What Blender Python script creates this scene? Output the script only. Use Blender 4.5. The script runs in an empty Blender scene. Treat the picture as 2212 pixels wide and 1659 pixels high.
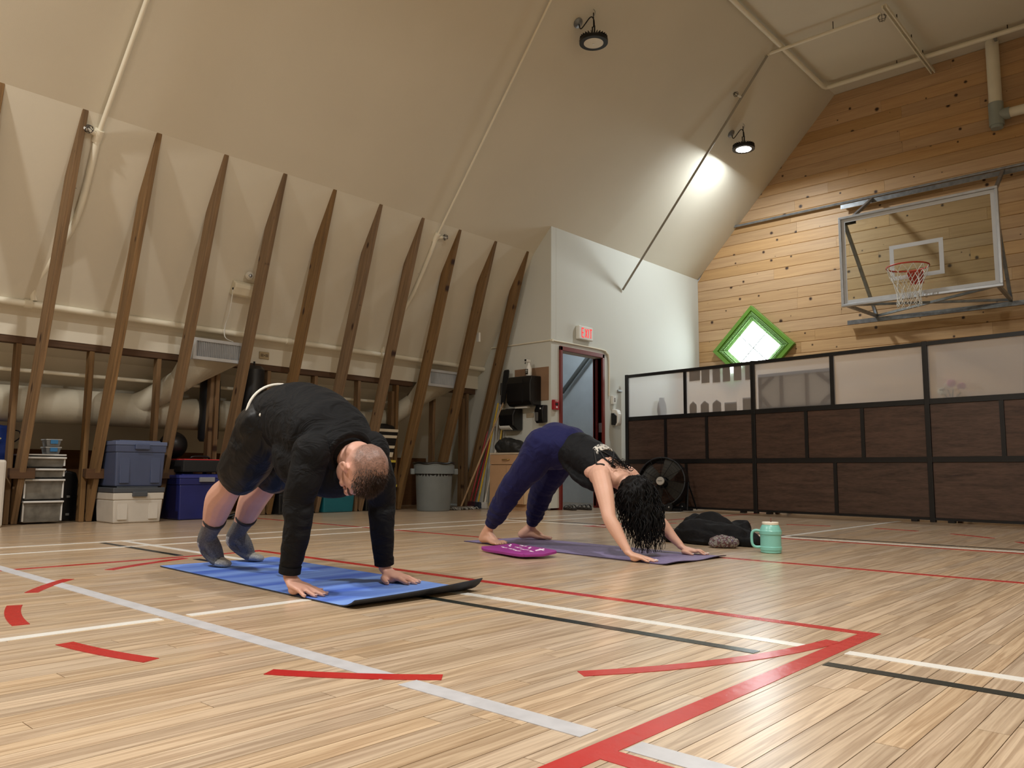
import bpy, bmesh, math, random
from mathutils import Vector, Matrix, noise
random.seed(11)
V = Vector
C = bpy.context.scene.collection
scene = bpy.context.scene

# ------------------------------------------------------------------ camera
RW = ((0.7408232, 0.6716614, 0.0072104), (-0.0692102, 0.0870054, -0.9938008), (-0.6681249, 0.7357317, 0.1109414))
FPX, CAMZ = 1705.0, 0.47
cd = bpy.data.cameras.new('camera'); cam = bpy.data.objects.new('camera', cd); C.objects.link(cam)
cd.sensor_fit = 'HORIZONTAL'; cd.sensor_width = 36.0; cd.lens = FPX * 36.0 / 2212.0
cd.clip_start = 0.05; cd.clip_end = 200
r_, d_, f_ = V(RW[0]), V(RW[1]), V(RW[2])
cam.matrix_world = Matrix(((r_.x, -d_.x, -f_.x, 0), (r_.y, -d_.y, -f_.y, 0), (r_.z, -d_.z, -f_.z, CAMZ), (0, 0, 0, 1)))
scene.camera = cam

# ------------------------------------------------------------------ world, exposure
w = bpy.data.worlds.new('world'); scene.world = w; w.use_nodes = True
w.node_tree.nodes['Background'].inputs[0].default_value = (0.75, 0.86, 1.0, 1)
w.node_tree.nodes['Background'].inputs[1].default_value = 0.6
scene.view_settings.view_transform = 'Standard'
scene.view_settings.look = 'None'
scene.view_settings.gamma = 1.0
scene.view_settings.use_curve_mapping = False
scene.view_settings.exposure = 0.1
scene.cycles.use_denoising = True
scene.cycles.max_bounces = 8
scene.cycles.diffuse_bounces = 4
scene.cycles.caustics_reflective = False
scene.cycles.caustics_refractive = False
LAMP_W = 150.0
LAMP_COL = {'cool': (0.88, 0.96, 1.0), 'warm': (1.0, 0.98, 0.94)}
WINDOW_E = 18.0

# ------------------------------------------------------------------ helpers
def lin(c):
    return tuple(((x / 255.0) / 12.92 if x <= 10.3 else (((x / 255.0) + 0.055) / 1.055) ** 2.4) for x in c) + (1.0,)

def proj(p):
    q = V(p) - V((0, 0, CAMZ)); z = q.dot(f_)
    if z < 0.05: return None
    return (1106 + FPX * q.dot(r_) / z, 829.5 + FPX * q.dot(d_) / z, z)

MATS = {}
def _base(name):
    m = bpy.data.materials.new(name); m.use_nodes = True
    nt = m.node_tree; b = nt.nodes['Principled BSDF']
    MATS[name] = m
    return m, nt, b

def pm(name, rgb, rough=0.6, metal=0.0, var=0.06, vs=6.0, bump=0.0, bs=60.0, spec=0.5, coat=0.0, alpha=1.0, trans=0.0, stretch=(1, 1, 1), emit=None, sheen=0.0):
    """painted / plastic / cloth / metal: base colour with a little blotching and fine relief"""
    if name in MATS: return MATS[name]
    m, nt, b = _base(name)
    N, L = nt.nodes, nt.links
    b.inputs['Roughness'].default_value = rough; b.inputs['Metallic'].default_value = metal
    b.inputs['Specular IOR Level'].default_value = spec
    b.inputs['Coat Weight'].default_value = coat
    b.inputs['Transmission Weight'].default_value = trans
    b.inputs['Alpha'].default_value = alpha
    if sheen: b.inputs['Sheen Weight'].default_value = sheen
    c = lin(rgb); b.inputs['Base Color'].default_value = c
    tc = N.new('ShaderNodeTexCoord'); mp = N.new('ShaderNodeMapping'); mp.inputs['Scale'].default_value = stretch
    L.new(tc.outputs['Object'], mp.inputs['Vector'])
    if var > 0:
        n = N.new('ShaderNodeTexNoise'); n.inputs['Scale'].default_value = vs; n.inputs['Detail'].default_value = 5
        L.new(mp.outputs[0], n.inputs['Vector'])
        r = N.new('ShaderNodeValToRGB')
        r.color_ramp.elements[0].position = 0.3; r.color_ramp.elements[1].position = 0.7
        r.color_ramp.elements[0].color = tuple(max(0, x * (1 - var * 1.6)) for x in c[:3]) + (1,)
        r.color_ramp.elements[1].color = tuple(min(1, x * (1 + var * 1.6)) for x in c[:3]) + (1,)
        L.new(n.outputs['Fac'], r.inputs[0]); L.new(r.outputs[0], b.inputs['Base Color'])
    if bump > 0:
        n2 = N.new('ShaderNodeTexNoise'); n2.inputs['Scale'].default_value = bs; n2.inputs['Detail'].default_value = 4
        L.new(mp.outputs[0], n2.inputs['Vector'])
        bp = N.new('ShaderNodeBump'); bp.inputs['Strength'].default_value = bump; bp.inputs['Distance'].default_value = 0.01
        L.new(n2.outputs['Fac'], bp.inputs['Height']); L.new(bp.outputs[0], b.inputs['Normal'])
    if emit:
        b.inputs['Emission Color'].default_value = lin(emit[0]); b.inputs['Emission Strength'].default_value = emit[1]
    return m

def wood(name, dark, light, rough=0.55, scale=(18, 18, 1.2), var=0.35, knots=0.0, kscale=(1.4, 1.4, 5.0), world=False, bump=0.15, fine=2.2, kcol=(52, 30, 18), spec=0.4, rand=1.0, coat=0.0, bands=0.0, kaxes=(0, 2)):
    """grain runs along the axis with the small scale; each piece (object or mesh island) gets its own tone"""
    if name in MATS: return MATS[name]
    m, nt, b = _base(name)
    N, L = nt.nodes, nt.links
    b.inputs['Roughness'].default_value = rough; b.inputs['Specular IOR Level'].default_value = spec; b.inputs['Coat Weight'].default_value = coat
    b.inputs['Coat Roughness'].default_value = 0.21
    tc = N.new('ShaderNodeTexCoord'); geo = N.new('ShaderNodeNewGeometry'); oi = N.new('ShaderNodeObjectInfo')
    src = geo.outputs['Position'] if world else tc.outputs['Object']
    add = N.new('ShaderNodeMath'); add.operation = 'ADD'
    L.new(oi.outputs['Random'], add.inputs[0]); L.new(geo.outputs['Random Per Island'], add.inputs[1])
    wn = N.new('ShaderNodeTexWhiteNoise'); wn.noise_dimensions = '1D'; L.new(add.outputs[0], wn.inputs['W'])
    mul = N.new('ShaderNodeMath'); mul.operation = 'MULTIPLY'; mul.inputs[1].default_value = 40.0; L.new(wn.outputs['Value'], mul.inputs[0])
    mp = N.new('ShaderNodeMapping'); mp.inputs['Scale'].default_value = scale; L.new(src, mp.inputs['Vector'])
    n1 = N.new('ShaderNodeTexNoise'); n1.noise_dimensions = '4D'; n1.inputs['Scale'].default_value = 1.0; n1.inputs['Detail'].default_value = 6; n1.inputs['Distortion'].default_value = 0.6
    L.new(mp.outputs[0], n1.inputs['Vector']); L.new(mul.outputs[0], n1.inputs['W'])
    mp2 = N.new('ShaderNodeMapping'); mp2.inputs['Scale'].default_value = tuple(s * 6 if s > 5 else s * fine for s in scale); L.new(src, mp2.inputs['Vector'])
    n2 = N.new('ShaderNodeTexNoise'); n2.noise_dimensions = '4D'; n2.inputs['Scale'].default_value = 1.0; n2.inputs['Detail'].default_value = 3
    L.new(mp2.outputs[0], n2.inputs['Vector']); L.new(mul.outputs[0], n2.inputs['W'])
    mx = N.new('ShaderNodeMath'); mx.operation = 'MULTIPLY_ADD'; mx.inputs[1].default_value = 0.55; L.new(n1.outputs['Fac'], mx.inputs[0])
    m3 = N.new('ShaderNodeMath'); m3.operation = 'MULTIPLY'; m3.inputs[1].default_value = 0.45; L.new(n2.outputs['Fac'], m3.inputs[0]); L.new(m3.outputs[0], mx.inputs[2])
    fac = mx.outputs[0]
    if bands > 0:      # cathedral figure: rings of a stretched noise field
        fr = N.new('ShaderNodeMath'); fr.operation = 'MULTIPLY'; fr.inputs[1].default_value = 9.0; L.new(n1.outputs['Fac'], fr.inputs[0])
        sn = N.new('ShaderNodeMath'); sn.operation = 'PINGPONG'; sn.inputs[1].default_value = 1.0; L.new(fr.outputs[0], sn.inputs[0])
        ma = N.new('ShaderNodeMath'); ma.operation = 'MULTIPLY_ADD'; ma.inputs[1].default_value = bands; L.new(sn.outputs[0], ma.inputs[0])
        sb = N.new('ShaderNodeMath'); sb.operation = 'SUBTRACT'; sb.inputs[1].default_value = bands * 0.5; L.new(fac, sb.inputs[0]); L.new(sb.outputs[0], ma.inputs[2])
        fac = ma.outputs[0]
    ra = N.new('ShaderNodeValToRGB')
    ra.color_ramp.elements[0].position = 0.5 - var * 0.55; ra.color_ramp.elements[1].position = 0.5 + var * 0.55
    ra.color_ramp.elements[0].color = lin(dark); ra.color_ramp.elements[1].color = lin(light)
    L.new(fac, ra.inputs[0])
    hs = N.new('ShaderNodeHueSaturation')
    rg = N.new('ShaderNodeMapRange'); rg.inputs['To Min'].default_value = 1 - 0.22 * rand; rg.inputs['To Max'].default_value = 1 + 0.16 * rand
    L.new(wn.outputs['Value'], rg.inputs['Value']); L.new(rg.outputs[0], hs.inputs['Value']); L.new(ra.outputs[0], hs.inputs['Color'])
    wn2 = N.new('ShaderNodeTexWhiteNoise'); wn2.noise_dimensions = '1D'; L.new(mul.outputs[0], wn2.inputs['W'])
    rg2 = N.new('ShaderNodeMapRange'); rg2.inputs['To Min'].default_value = 1 - 0.2 * rand; rg2.inputs['To Max'].default_value = 1 + 0.15 * rand
    L.new(wn2.outputs['Value'], rg2.inputs['Value']); L.new(rg2.outputs[0], hs.inputs['Saturation'])
    col = hs.outputs[0]
    if knots > 0:
        # round dark knots: a flat Voronoi field over the face, shifted from piece to piece
        sx = N.new('ShaderNodeSeparateXYZ'); L.new(src, sx.inputs[0])
        cbx = N.new('ShaderNodeCombineXYZ'); L.new(sx.outputs[kaxes[0]], cbx.inputs[0]); L.new(sx.outputs[kaxes[1]], cbx.inputs[1])
        mk = N.new('ShaderNodeMapping'); mk.inputs['Scale'].default_value = kscale; L.new(cbx.outputs[0], mk.inputs['Vector'])
        sh_ = N.new('ShaderNodeVectorMath'); sh_.operation = 'ADD'; L.new(mk.outputs[0], sh_.inputs[0]); L.new(mul.outputs[0], sh_.inputs[1])
        vo = N.new('ShaderNodeTexVoronoi'); vo.voronoi_dimensions = '2D'; vo.inputs['Scale'].default_value = 1.0
        L.new(sh_.outputs[0], vo.inputs['Vector'])
        rs = N.new('ShaderNodeSeparateXYZ'); L.new(vo.outputs['Color'], rs.inputs[0])
        rd = N.new('ShaderNodeMapRange'); rd.inputs['To Min'].default_value = knots * 0.25; rd.inputs['To Max'].default_value = knots * 1.5; L.new(rs.outputs[0], rd.inputs['Value'])
        wob = N.new('ShaderNodeMath'); wob.operation = 'MULTIPLY_ADD'; wob.inputs[1].default_value = 0.05; L.new(n2.outputs['Fac'], wob.inputs[0]); L.new(vo.outputs['Distance'], wob.inputs[2])
        dv_ = N.new('ShaderNodeMath'); dv_.operation = 'DIVIDE'; L.new(wob.outputs[0], dv_.inputs[0]); L.new(rd.outputs[0], dv_.inputs[1])
        kr = N.new('ShaderNodeValToRGB'); kr.color_ramp.elements[0].position = 0.55; kr.color_ramp.elements[1].position = 1.0
        kr.color_ramp.elements[0].color = (1, 1, 1, 1); kr.color_ramp.elements[1].color = (0, 0, 0, 1)
        L.new(dv_.outputs[0], kr.inputs[0])
        mixk = N.new('ShaderNodeMix'); mixk.data_type = 'RGBA'; mixk.inputs[7].default_value = lin(kcol)
        L.new(kr.outputs[0], mixk.inputs[0]); L.new(col, mixk.inputs[6]); col = mixk.outputs[2]
    L.new(col, b.inputs['Base Color'])
    bp = N.new('ShaderNodeBump'); bp.inputs['Strength'].default_value = bump; bp.inputs['Distance'].default_value = 0.004
    L.new(mx.outputs[0], bp.inputs['Height']); L.new(bp.outputs[0], b.inputs['Normal'])
    return m

def tag(o, label=None, cat=None, group=None, kind=None):
    if label: o['label'] = label
    if cat: o['category'] = cat
    if group: o['group'] = group
    if kind: o['kind'] = kind
    return o

def empty(name, loc, label=None, cat=None, group=None, kind=None):
    o = bpy.data.objects.new(name, None); C.objects.link(o); o.location = loc; o.empty_display_size = 0.1
    return tag(o, label, cat, group, kind)

def adopt(o, parent):
    if parent is not None:
        o.parent = parent
        o.matrix_parent_inverse = Matrix.Translation(-root_loc(parent))
    return o

def root_loc(p):
    # empties sit at a thing's base and are never rotated; every mesh part is built in world space
    return V(p.location) if p.type == 'EMPTY' else V((0, 0, 0))

class MB:
    """collects shapes, then links them as ONE mesh object"""
    def __init__(s, M=None):
        s.v, s.f, s.mi, s.M, s.cm = [], [], [], M, 0
    def add(s, vs, fs):
        o = len(s.v)
        s.v += [tuple(s.M @ V(p)) for p in vs] if s.M is not None else [tuple(p) for p in vs]
        s.f += [tuple(i + o for i in f) for f in fs]; s.mi += [s.cm] * len(fs)
        return s
    def box(s, c, d, R=None):
        c = V(c); a, b, e = d[0] / 2, d[1] / 2, d[2] / 2
        vs = [V((x, y, z)) for x in (-a, a) for y in (-b, b) for z in (-e, e)]
        if R is not None: vs = [R @ p for p in vs]
        return s.add([c + p for p in vs], [(0, 1, 3, 2), (4, 6, 7, 5), (0, 4, 5, 1), (2, 3, 7, 6), (0, 2, 6, 4), (1, 5, 7, 3)])
    def bar(s, p, q, wd, ht, up=(0, 0, 1)):
        """rectangular bar from p to q, wd across, ht along up"""
        p, q = V(p), V(q); t = (q - p).normalized(); u = V(up)
        if abs(t.dot(u)) > 0.99: u = V((1, 0, 0))
        sd = t.cross(u).normalized(); u = sd.cross(t).normalized()
        vs = [e + sd * a * wd / 2 + u * b * ht / 2 for e in (p, q) for a in (-1, 1) for b in (-1, 1)]
        return s.add(vs, [(0, 1, 3, 2), (4, 6, 7, 5), (0, 4, 5, 1), (2, 3, 7, 6), (0, 2, 6, 4), (1, 5, 7, 3)])
    def taper(s, c, z0, z1, a, b, c2=None):
        """box tapering from a=(w,d) at z0 to b=(w,d) at z1 around centre c"""
        c2 = c2 or c
        vs = [(c[0] + i * a[0] / 2, c[1] + j * a[1] / 2, z0) for i, j in ((-1, -1), (1, -1), (1, 1), (-1, 1))]
        vs += [(c2[0] + i * b[0] / 2, c2[1] + j * b[1] / 2, z1) for i, j in ((-1, -1), (1, -1), (1, 1), (-1, 1))]
        return s.add(vs, [(3, 2, 1, 0), (4, 5, 6, 7), (0, 1, 5, 4), (1, 2, 6, 5), (2, 3, 7, 6), (3, 0, 4, 7)])
    def tube(s, pts, rad, n=10, cap=True, closed=False, side=None, dome=False):
        """swept tube; rad = number, list of numbers or list of (across, other) pairs"""
        pts = [V(p) for p in pts]; k = len(pts)
        rd = [rad] * k if isinstance(rad, (int, float)) else list(rad)
        rd = [(r, r) if isinstance(r, (int, float)) else r for r in rd]
        if dome and not closed:
            def ext(p, t, r, sgn):
                m = min(r)
                return [(p + t * sgn * m * math.sin(a), (r[0] * math.cos(a), r[1] * math.cos(a))) for a in (0.5, 0.95, 1.3)]
            t0 = (pts[0] - pts[1]).normalized(); t1 = (pts[-1] - pts[-2]).normalized()
            A = ext(pts[0], t0, rd[0], 1)[::-1]; B = ext(pts[-1], t1, rd[-1], 1)
            pts = [a[0] for a in A] + pts + [b[0] for b in B]; rd = [a[1] for a in A] + rd + [b[1] for b in B]; k = len(pts)
        vs, fs = [], []; prev = None
        for i in range(k):
            if closed: t = pts[(i + 1) % k] - pts[i - 1]
            else: t = pts[min(i + 1, k - 1)] - pts[max(i - 1, 0)]
            if t.length < 1e-9: t = V((0, 0, 1))
            t.normalize()
            if side is not None: a = V(side) - t * t.dot(V(side))
            elif prev is None:
                a = t.cross(V((0, 0, 1)))
                if a.length < 0.1: a = t.cross(V((1, 0, 0)))
            else: a = prev - t * t.dot(prev)
            a.normalize(); prev = a; b = t.cross(a)
            for j in range(n):
                th = 2 * math.pi * j / n
                vs.append(pts[i] + a * math.cos(th) * rd[i][0] + b * math.sin(th) * rd[i][1])
        for i in range(k if closed else k - 1):
            for j in range(n):
                i2 = (i + 1) % k; fs.append((i * n + j, i * n + (j + 1) % n, i2 * n + (j + 1) % n, i2 * n + j))
        if cap and not closed:
            fs.append(tuple(range(n))[::-1]); fs.append(tuple((k - 1) * n + j for j in range(n)))
        return s.add(vs, fs)
    def cyl(s, c, r, h, axis=(0, 0, 1), n=24, r2=None):
        a = V(axis).normalized(); c = V(c)
        return s.tube([c - a * h / 2, c + a * h / 2], [r, r if r2 is None else r2], n)
    def lathe(s, prof, c=(0, 0, 0), n=28, axis=(0, 0, 1), ref=None, caps=True):
        """profile of (radius, height) turned about axis through c"""
        a = V(axis).normalized(); x = V(ref) if ref is not None else (V((1, 0, 0)) if abs(a.x) < 0.9 else V((0, 1, 0)))
        x = (x - a * a.dot(x)).normalized(); y = a.cross(x); c = V(c)
        vs = [c + a * h + (x * math.cos(2 * math.pi * j / n) + y * math.sin(2 * math.pi * j / n)) * max(r, 1e-5) for r, h in prof for j in range(n)]
        fs = [(i * n + j, i * n + (j + 1) % n, (i + 1) * n + (j + 1) % n, (i + 1) * n + j) for i in range(len(prof) - 1) for j in range(n)]
        if caps: fs += [tuple(range(n))[::-1], tuple((len(prof) - 1) * n + j for j in range(n))]
        return s.add(vs, fs)
    def ell(s, c, r, X=(1, 0, 0), Y=(0, 1, 0), n=16, m=10):
        X, Y = V(X).normalized(), V(Y); Y = (Y - X * X.dot(Y)).normalized(); Z = X.cross(Y); c = V(c)
        vs = [c + Z * r[2]]
        for i in range(1, m):
            ph = math.pi * i / m
            for j in range(n):
                th = 2 * math.pi * j / n
                vs.append(c + X * r[0] * math.sin(ph) * math.cos(th) + Y * r[1] * math.sin(ph) * math.sin(th) + Z * r[2] * math.cos(ph))
        vs.append(c - Z * r[2]); e = len(vs) - 1
        fs = [(0, 1 + j, 1 + (j + 1) % n) for j in range(n)]
        fs += [(1 + i * n + j, 1 + (i + 1) * n + j, 1 + (i + 1) * n + (j + 1) % n, 1 + i * n + (j + 1) % n) for i in range(m - 2) for j in range(n)]
        fs += [(e, 1 + (m - 2) * n + (j + 1) % n, 1 + (m - 2) * n + j) for j in range(n)]
        return s.add(vs, fs)
    def prism(s, poly, o, X, Y, th):
        """polygon in the plane (o, X, Y) given thickness th along X x Y"""
        o, X, Y = V(o), V(X), V(Y); Z = X.cross(Y).normalized(); n = len(poly)
        vs = [o + X * a + Y * b for a, b in poly] + [o + X * a + Y * b + Z * th for a, b in poly]
        fs = [tuple(range(n))[::-1], tuple(range(n, 2 * n))] + [(i, (i + 1) % n, n + (i + 1) % n, n + i) for i in range(n)]
        return s.add(vs, fs)
    def strip(s, pts, wd, z0, z1):
        """flat ribbon on the floor along pts (x, y)"""
        pts = [V((p[0], p[1], 0)) for p in pts]; k = len(pts); vs = []
        for i in range(k):
            t = (pts[min(i + 1, k - 1)] - pts[max(i - 1, 0)]).normalized(); a = V((-t.y, t.x, 0)) * wd / 2
            for z in (z0, z1): vs += [pts[i] + a + V((0, 0, z)), pts[i] - a + V((0, 0, z))]
        fs = [(0, 2, 3, 1), tuple((k - 1) * 4 + j for j in (0, 1, 3, 2))]
        for i in range(k - 1):
            a, b = i * 4, i * 4 + 4
            fs += [(a + 2, b + 2, b + 3, a + 3), (a, a + 1, b + 1, b), (a, b, b + 2, a + 2), (a + 1, a + 3, b + 3, b + 1)]
        return s.add(vs, fs)
    def mesh(s, name):
        me = bpy.data.meshes.new(name); me.from_pydata(s.v, [], s.f); me.validate(); return me
    def build(s, name, mat, parent=None, smooth=False, bevel=0.0, label=None, seg=2):
        me = s.mesh(name)
        ms = mat if isinstance(mat, (list, tuple)) else [mat]
        for m in ms: me.materials.append(m)
        if len(ms) > 1:
            for p, i in zip(me.polygons, s.mi): p.material_index = i
        bm = bmesh.new(); bm.from_mesh(me); bmesh.ops.recalc_face_normals(bm, faces=bm.faces); bm.to_mesh(me); bm.free()
        o = bpy.data.objects.new(name, me); C.objects.link(o); adopt(o, parent)
        if smooth:
            for p in me.polygons: p.use_smooth = True
            if smooth == 'auto':
                me.set_sharp_from_angle(angle=math.radians(38))
        if bevel > 0:
            bv = o.modifiers.new('bevel', 'BEVEL'); bv.width = bevel; bv.segments = seg; bv.limit_method = 'ANGLE'; bv.angle_limit = math.radians(35)
        if label: o['label'] = label
        return o

def spline(pts, n=8, closed=False):
    """Catmull-Rom through pts"""
    pts = [V(p) for p in pts]; k = len(pts); out = []
    for i in range(k if closed else k - 1):
        g = lambda j: pts[j % k] if closed else pts[max(0, min(k - 1, j))]
        p0, p1, p2, p3 = g(i - 1), g(i), g(i + 1), g(i + 2)
        for j in range(n):
            t = j / n
            out.append(0.5 * ((2 * p1) + (p2 - p0) * t + (2 * p0 - 5 * p1 + 4 * p2 - p3) * t * t + (3 * p1 - p0 - 3 * p2 + p3) * t ** 3))
    if not closed: out.append(pts[-1])
    return out

def copy_tree(o, parent=None):
    c = o.copy(); C.objects.link(c); c.parent = parent
    for ch in list(o.children):
        copy_tree(ch, c)
    return c

def remesh(mb, voxel, smooth=4, fac=0.5):
    """union of closed shapes as one continuous surface"""
    me = mb.mesh('tmp')
    bm = bmesh.new(); bm.from_mesh(me); bmesh.ops.recalc_face_normals(bm, faces=bm.faces); bm.to_mesh(me); bm.free()
    ts = bpy.data.scenes.new('tmp')          # a scene of its own keeps the evaluation short
    o = bpy.data.objects.new('tmp', me); ts.collection.objects.link(o)
    r = o.modifiers.new('r', 'REMESH'); r.mode = 'VOXEL'; r.voxel_size = voxel
    if smooth:
        s = o.modifiers.new('s', 'SMOOTH'); s.factor = fac; s.iterations = smooth
    with bpy.context.temp_override(scene=ts, view_layer=ts.view_layers[0]):
        dg = bpy.context.evaluated_depsgraph_get()
        out = bpy.data.meshes.new_from_object(o.evaluated_get(dg))
    bpy.data.objects.remove(o); bpy.data.meshes.remove(me); bpy.data.scenes.remove(ts)
    for p in out.polygons: p.use_smooth = True
    return out

def obj(name, me, mats, parent=None, label=None):
    me.materials.clear()
    for m in (mats if isinstance(mats, (list, tuple)) else [mats]): me.materials.append(m)
    me.name = name
    o = bpy.data.objects.new(name, me); C.objects.link(o); adopt(o, parent)
    if label: o['label'] = label
    return o

def displace(me, fn):
    """move every vertex to fn(position, normal)"""
    src = [(v.co.copy(), v.normal.copy()) for v in me.vertices]
    flat = []
    for c, n in src: flat.extend(fn(c, n))
    me.vertices.foreach_set('co', flat); me.update()
# ------------------------------------------------------------------ materials
M_paint = pm('cream_paint', (215, 208, 190), 0.75, var=0.015, vs=1.2, bump=0.06, bs=120)
M_paint_door = pm('pale_paint', (206, 207, 198), 0.7, var=0.012, vs=1.0, bump=0.04, bs=140)
M_dark = pm('dark_gap', (46, 34, 24), 0.9, var=0.1)
M_floor = wood('floor_oak', (158, 130, 102), (222, 198, 168), rough=0.30, coat=0.5, scale=(52, 1.8, 52), var=0.55, world=True, bump=0.10, fine=1.6, spec=0.5, rand=0.55, bands=0.30)
M_board = wood('pine_board', (162, 124, 86), (212, 174, 126), rough=0.5, scale=(1.3, 22, 22), var=0.6, knots=0.085, kscale=(2.7, 2.7, 1), world=True, bump=0.1, rand=0.5, kcol=(56, 34, 24))
M_timber = wood('old_timber', (56, 42, 28), (154, 120, 80), rough=0.7, scale=(30, 30, 1.5), var=0.55, knots=0.10, kscale=(5, 2.2, 1), bump=0.5, rand=0.55)
M_timber_y = wood('old_timber_beam', (50, 34, 22), (104, 74, 48), rough=0.75, scale=(26, 1.3, 26), var=0.7, knots=0.08, kscale=(2.2, 5, 1), kaxes=(1, 2), bump=0.5, rand=0.5)
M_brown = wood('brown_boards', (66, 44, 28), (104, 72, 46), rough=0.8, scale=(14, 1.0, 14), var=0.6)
M_pipe = pm('cream_pipe', (232, 226, 206), 0.45, var=0.02)
M_duct = pm('painted_duct', (184, 177, 158), 0.6, var=0.05, vs=4, bump=0.25, bs=16)
M_white = pm('white_plastic', (232, 232, 226), 0.4, var=0.015)
M_black = pm('black_plastic', (14, 14, 16), 0.32, var=0.1)
M_blackmat = pm('black_matte', (16, 16, 18), 0.75, var=0.15, bump=0.1, bs=80)
M_blackmetal = pm('black_metal', (20, 20, 22), 0.42, var=0.1, metal=0.3)
M_steel = pm('brushed_steel', (170, 172, 174), 0.35, metal=0.9, var=0.08, vs=14)
M_galv = pm('galvanised_steel', (150, 154, 158), 0.42, metal=0.75, var=0.12, vs=16)
M_redjamb = pm('oxblood_paint', (112, 38, 32), 0.4, var=0.05)
M_wire = pm('dark_wire', (50, 40, 34), 0.5, metal=0.5)

XB, YW, ZT = -6.316, 11.494, 3.645           # door wall plane, end wall plane, top of the bumped-out box
ZC, XC = 6.088, -2.71                        # flat ceiling height, room's centre line
Y0, Y1 = -8.0, 11.52                         # room behind the camera .. end wall
KX, KZ = -6.61, 3.335                        # knee where the low wall meets the roof slope
FX = -3.993                                  # left edge of the flat ceiling
SL = (ZC - KZ) / (FX - KX)
mir = lambda x: 2 * XC - x
def roof_x(z): return KX + (z - KZ) / SL

# ------------------------------------------------------------------ floor with planks and court lines
b = MB(); b.box(((-8.75 + 3.35) / 2, (Y0 + Y1) / 2, -0.06), (12.1, Y1 - Y0, 0.09))
floor = b.build('floor', M_dark); tag(floor, 'blonde oak strip gym floor with painted court lines', None, kind='structure')
PWID, GAP = 0.0572, 0.0016
planks = []
x = -8.74; row = 0
rp = random.Random(5)
while x < 3.33:
    y = Y0 - rp.random() * 1.3
    while y < Y1:
        ln = rp.uniform(0.45, 1.75)
        a, e = max(y, Y0), min(y + ln, Y1)
        if e - a > 0.05: planks.append((x, a, e))
        y += ln
    x += PWID; row += 1
def plank_area(p):
    cs = [proj((p[0] + i * PWID, max(q, -0.2), 0)) for i, q in ((0, p[1]), (1, p[1]), (1, p[2]), (0, p[2]))]
    if any(c is None for c in cs): return 0
    cs = [(min(max(c[0], 0), 2212), min(max(c[1], 0), 1659)) for c in cs]
    return abs(sum(cs[i][0] * cs[(i + 1) % 4][1] - cs[(i + 1) % 4][0] * cs[i][1] for i in range(4))) / 2
planks.sort(key=plank_area, reverse=True)
ub = MB(); ub.box((0, 0, -0.006), (1, 1, 0.012)); pmesh = ub.mesh('plank'); pmesh.materials.append(M_floor)
bmx = bmesh.new(); bmx.from_mesh(pmesh); bmesh.ops.recalc_face_normals(bmx, faces=bmx.faces); bmx.to_mesh(pmesh); bmx.free()
fld = MB()
for i, (x, a, e) in enumerate(planks):
    if i < 290:
        o = bpy.data.objects.new('plank', pmesh); C.objects.link(o); o.parent = floor
        o.location = (x + PWID / 2, (a + e) / 2, 0); o.scale = (PWID - GAP, e - a - GAP, 1)
    else:
        fld.box((x + PWID / 2, (a + e) / 2, -0.006), (PWID - GAP, e - a - GAP, 0.012))
tag(fld.build('plank_field', M_floor, floor), kind='stuff')

M_lred = pm('court_red', (182, 46, 44), 0.22, var=0.04, bump=0.12, bs=26)
M_lwhite = pm('court_white', (232, 230, 224), 0.25, var=0.02)
M_lblack = pm('court_black', (34, 40, 38), 0.25, var=0.05)
M_lgrey = pm('court_grey', (190, 190, 194), 0.35, var=0.06, vs=18)
lz = [0.0]
def line(pts, wd, m):
    lz[0] += 0.00002
    MB().strip(pts, wd, -0.0004, 0.0010 + lz[0]).build('court_line', m, floor)
line([(-0.83, 0.1), (-0.83, 2.525)], 0.05, M_lred)
line([(-0.81, 1.135), (2.2, 1.135)], 0.05, M_lred)
line([(-0.855, 2.50), (-4.30, 2.50)], 0.045, M_lred)
line([(-4.25, 2.48), (-4.25, 0.0)], 0.04, M_lred)
line([(-7.3, 4.15), (2.2, 4.15)], 0.045, M_lred)
line([(-4.3, 5.70), (2.2, 5.70)], 0.045, M_lred)
line([(-4.25, 5.70), (-4.25, 9.6)], 0.04, M_lred)
line([(-0.83, 5.70), (-0.83, 9.6)], 0.04, M_lred)
line([(-0.91, 2.2), (-5.46, 2.2)], 0.045, M_lwhite)
line([(-0.79, 2.2), (2.2, 2.2)], 0.045, M_lwhite)
line([(-0.965, 2.035), (-4.10, 2.035)], 0.04, M_lblack)
line([(-4.32, 2.05), (-5.40, 2.05)], 0.04, M_lblack)
line([(-0.785, 2.035), (2.2, 2.035)], 0.04, M_lblack)
line([(-5.2, 1.2), (-1.46, 1.2)], 0.055, M_lgrey)
line([(-1.40, 1.2), (-0.895, 1.2)], 0.055, M_lgrey)
line([(-0.80, 1.2), (2.2, 1.2)], 0.055, M_lgrey)
line([(-2.54, -0.6), (-2.54, 1.155)], 0.045, M_lwhite)
line([(-2.54, 1.245), (-2.54, 2.16)], 0.045, M_lwhite)
line([(-5.03, -1.0), (-5.03, 9.2)], 0.045, M_lwhite)
line([(-5.46, -1.0), (-5.46, 9.2)], 0.045, M_lwhite)
line([(-5.46, 5.82), (2.2, 5.82)], 0.05, M_lwhite)
line([(-5.46, 5.97), (2.2, 5.97)], 0.04, M_lblack)
line([(-2.55, 5.86), (-2.55, 8.7)], 0.045, M_lwhite)
def arc(a0, a1, cx=-2.55, cy=2.5, r=1.69):
    line([(cx + r * math.cos(math.radians(a0 + (a1 - a0) * k / 8)), cy + r * math.sin(math.radians(a0 + (a1 - a0) * k / 8))) for k in range(9)], 0.047, M_lred)
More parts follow.
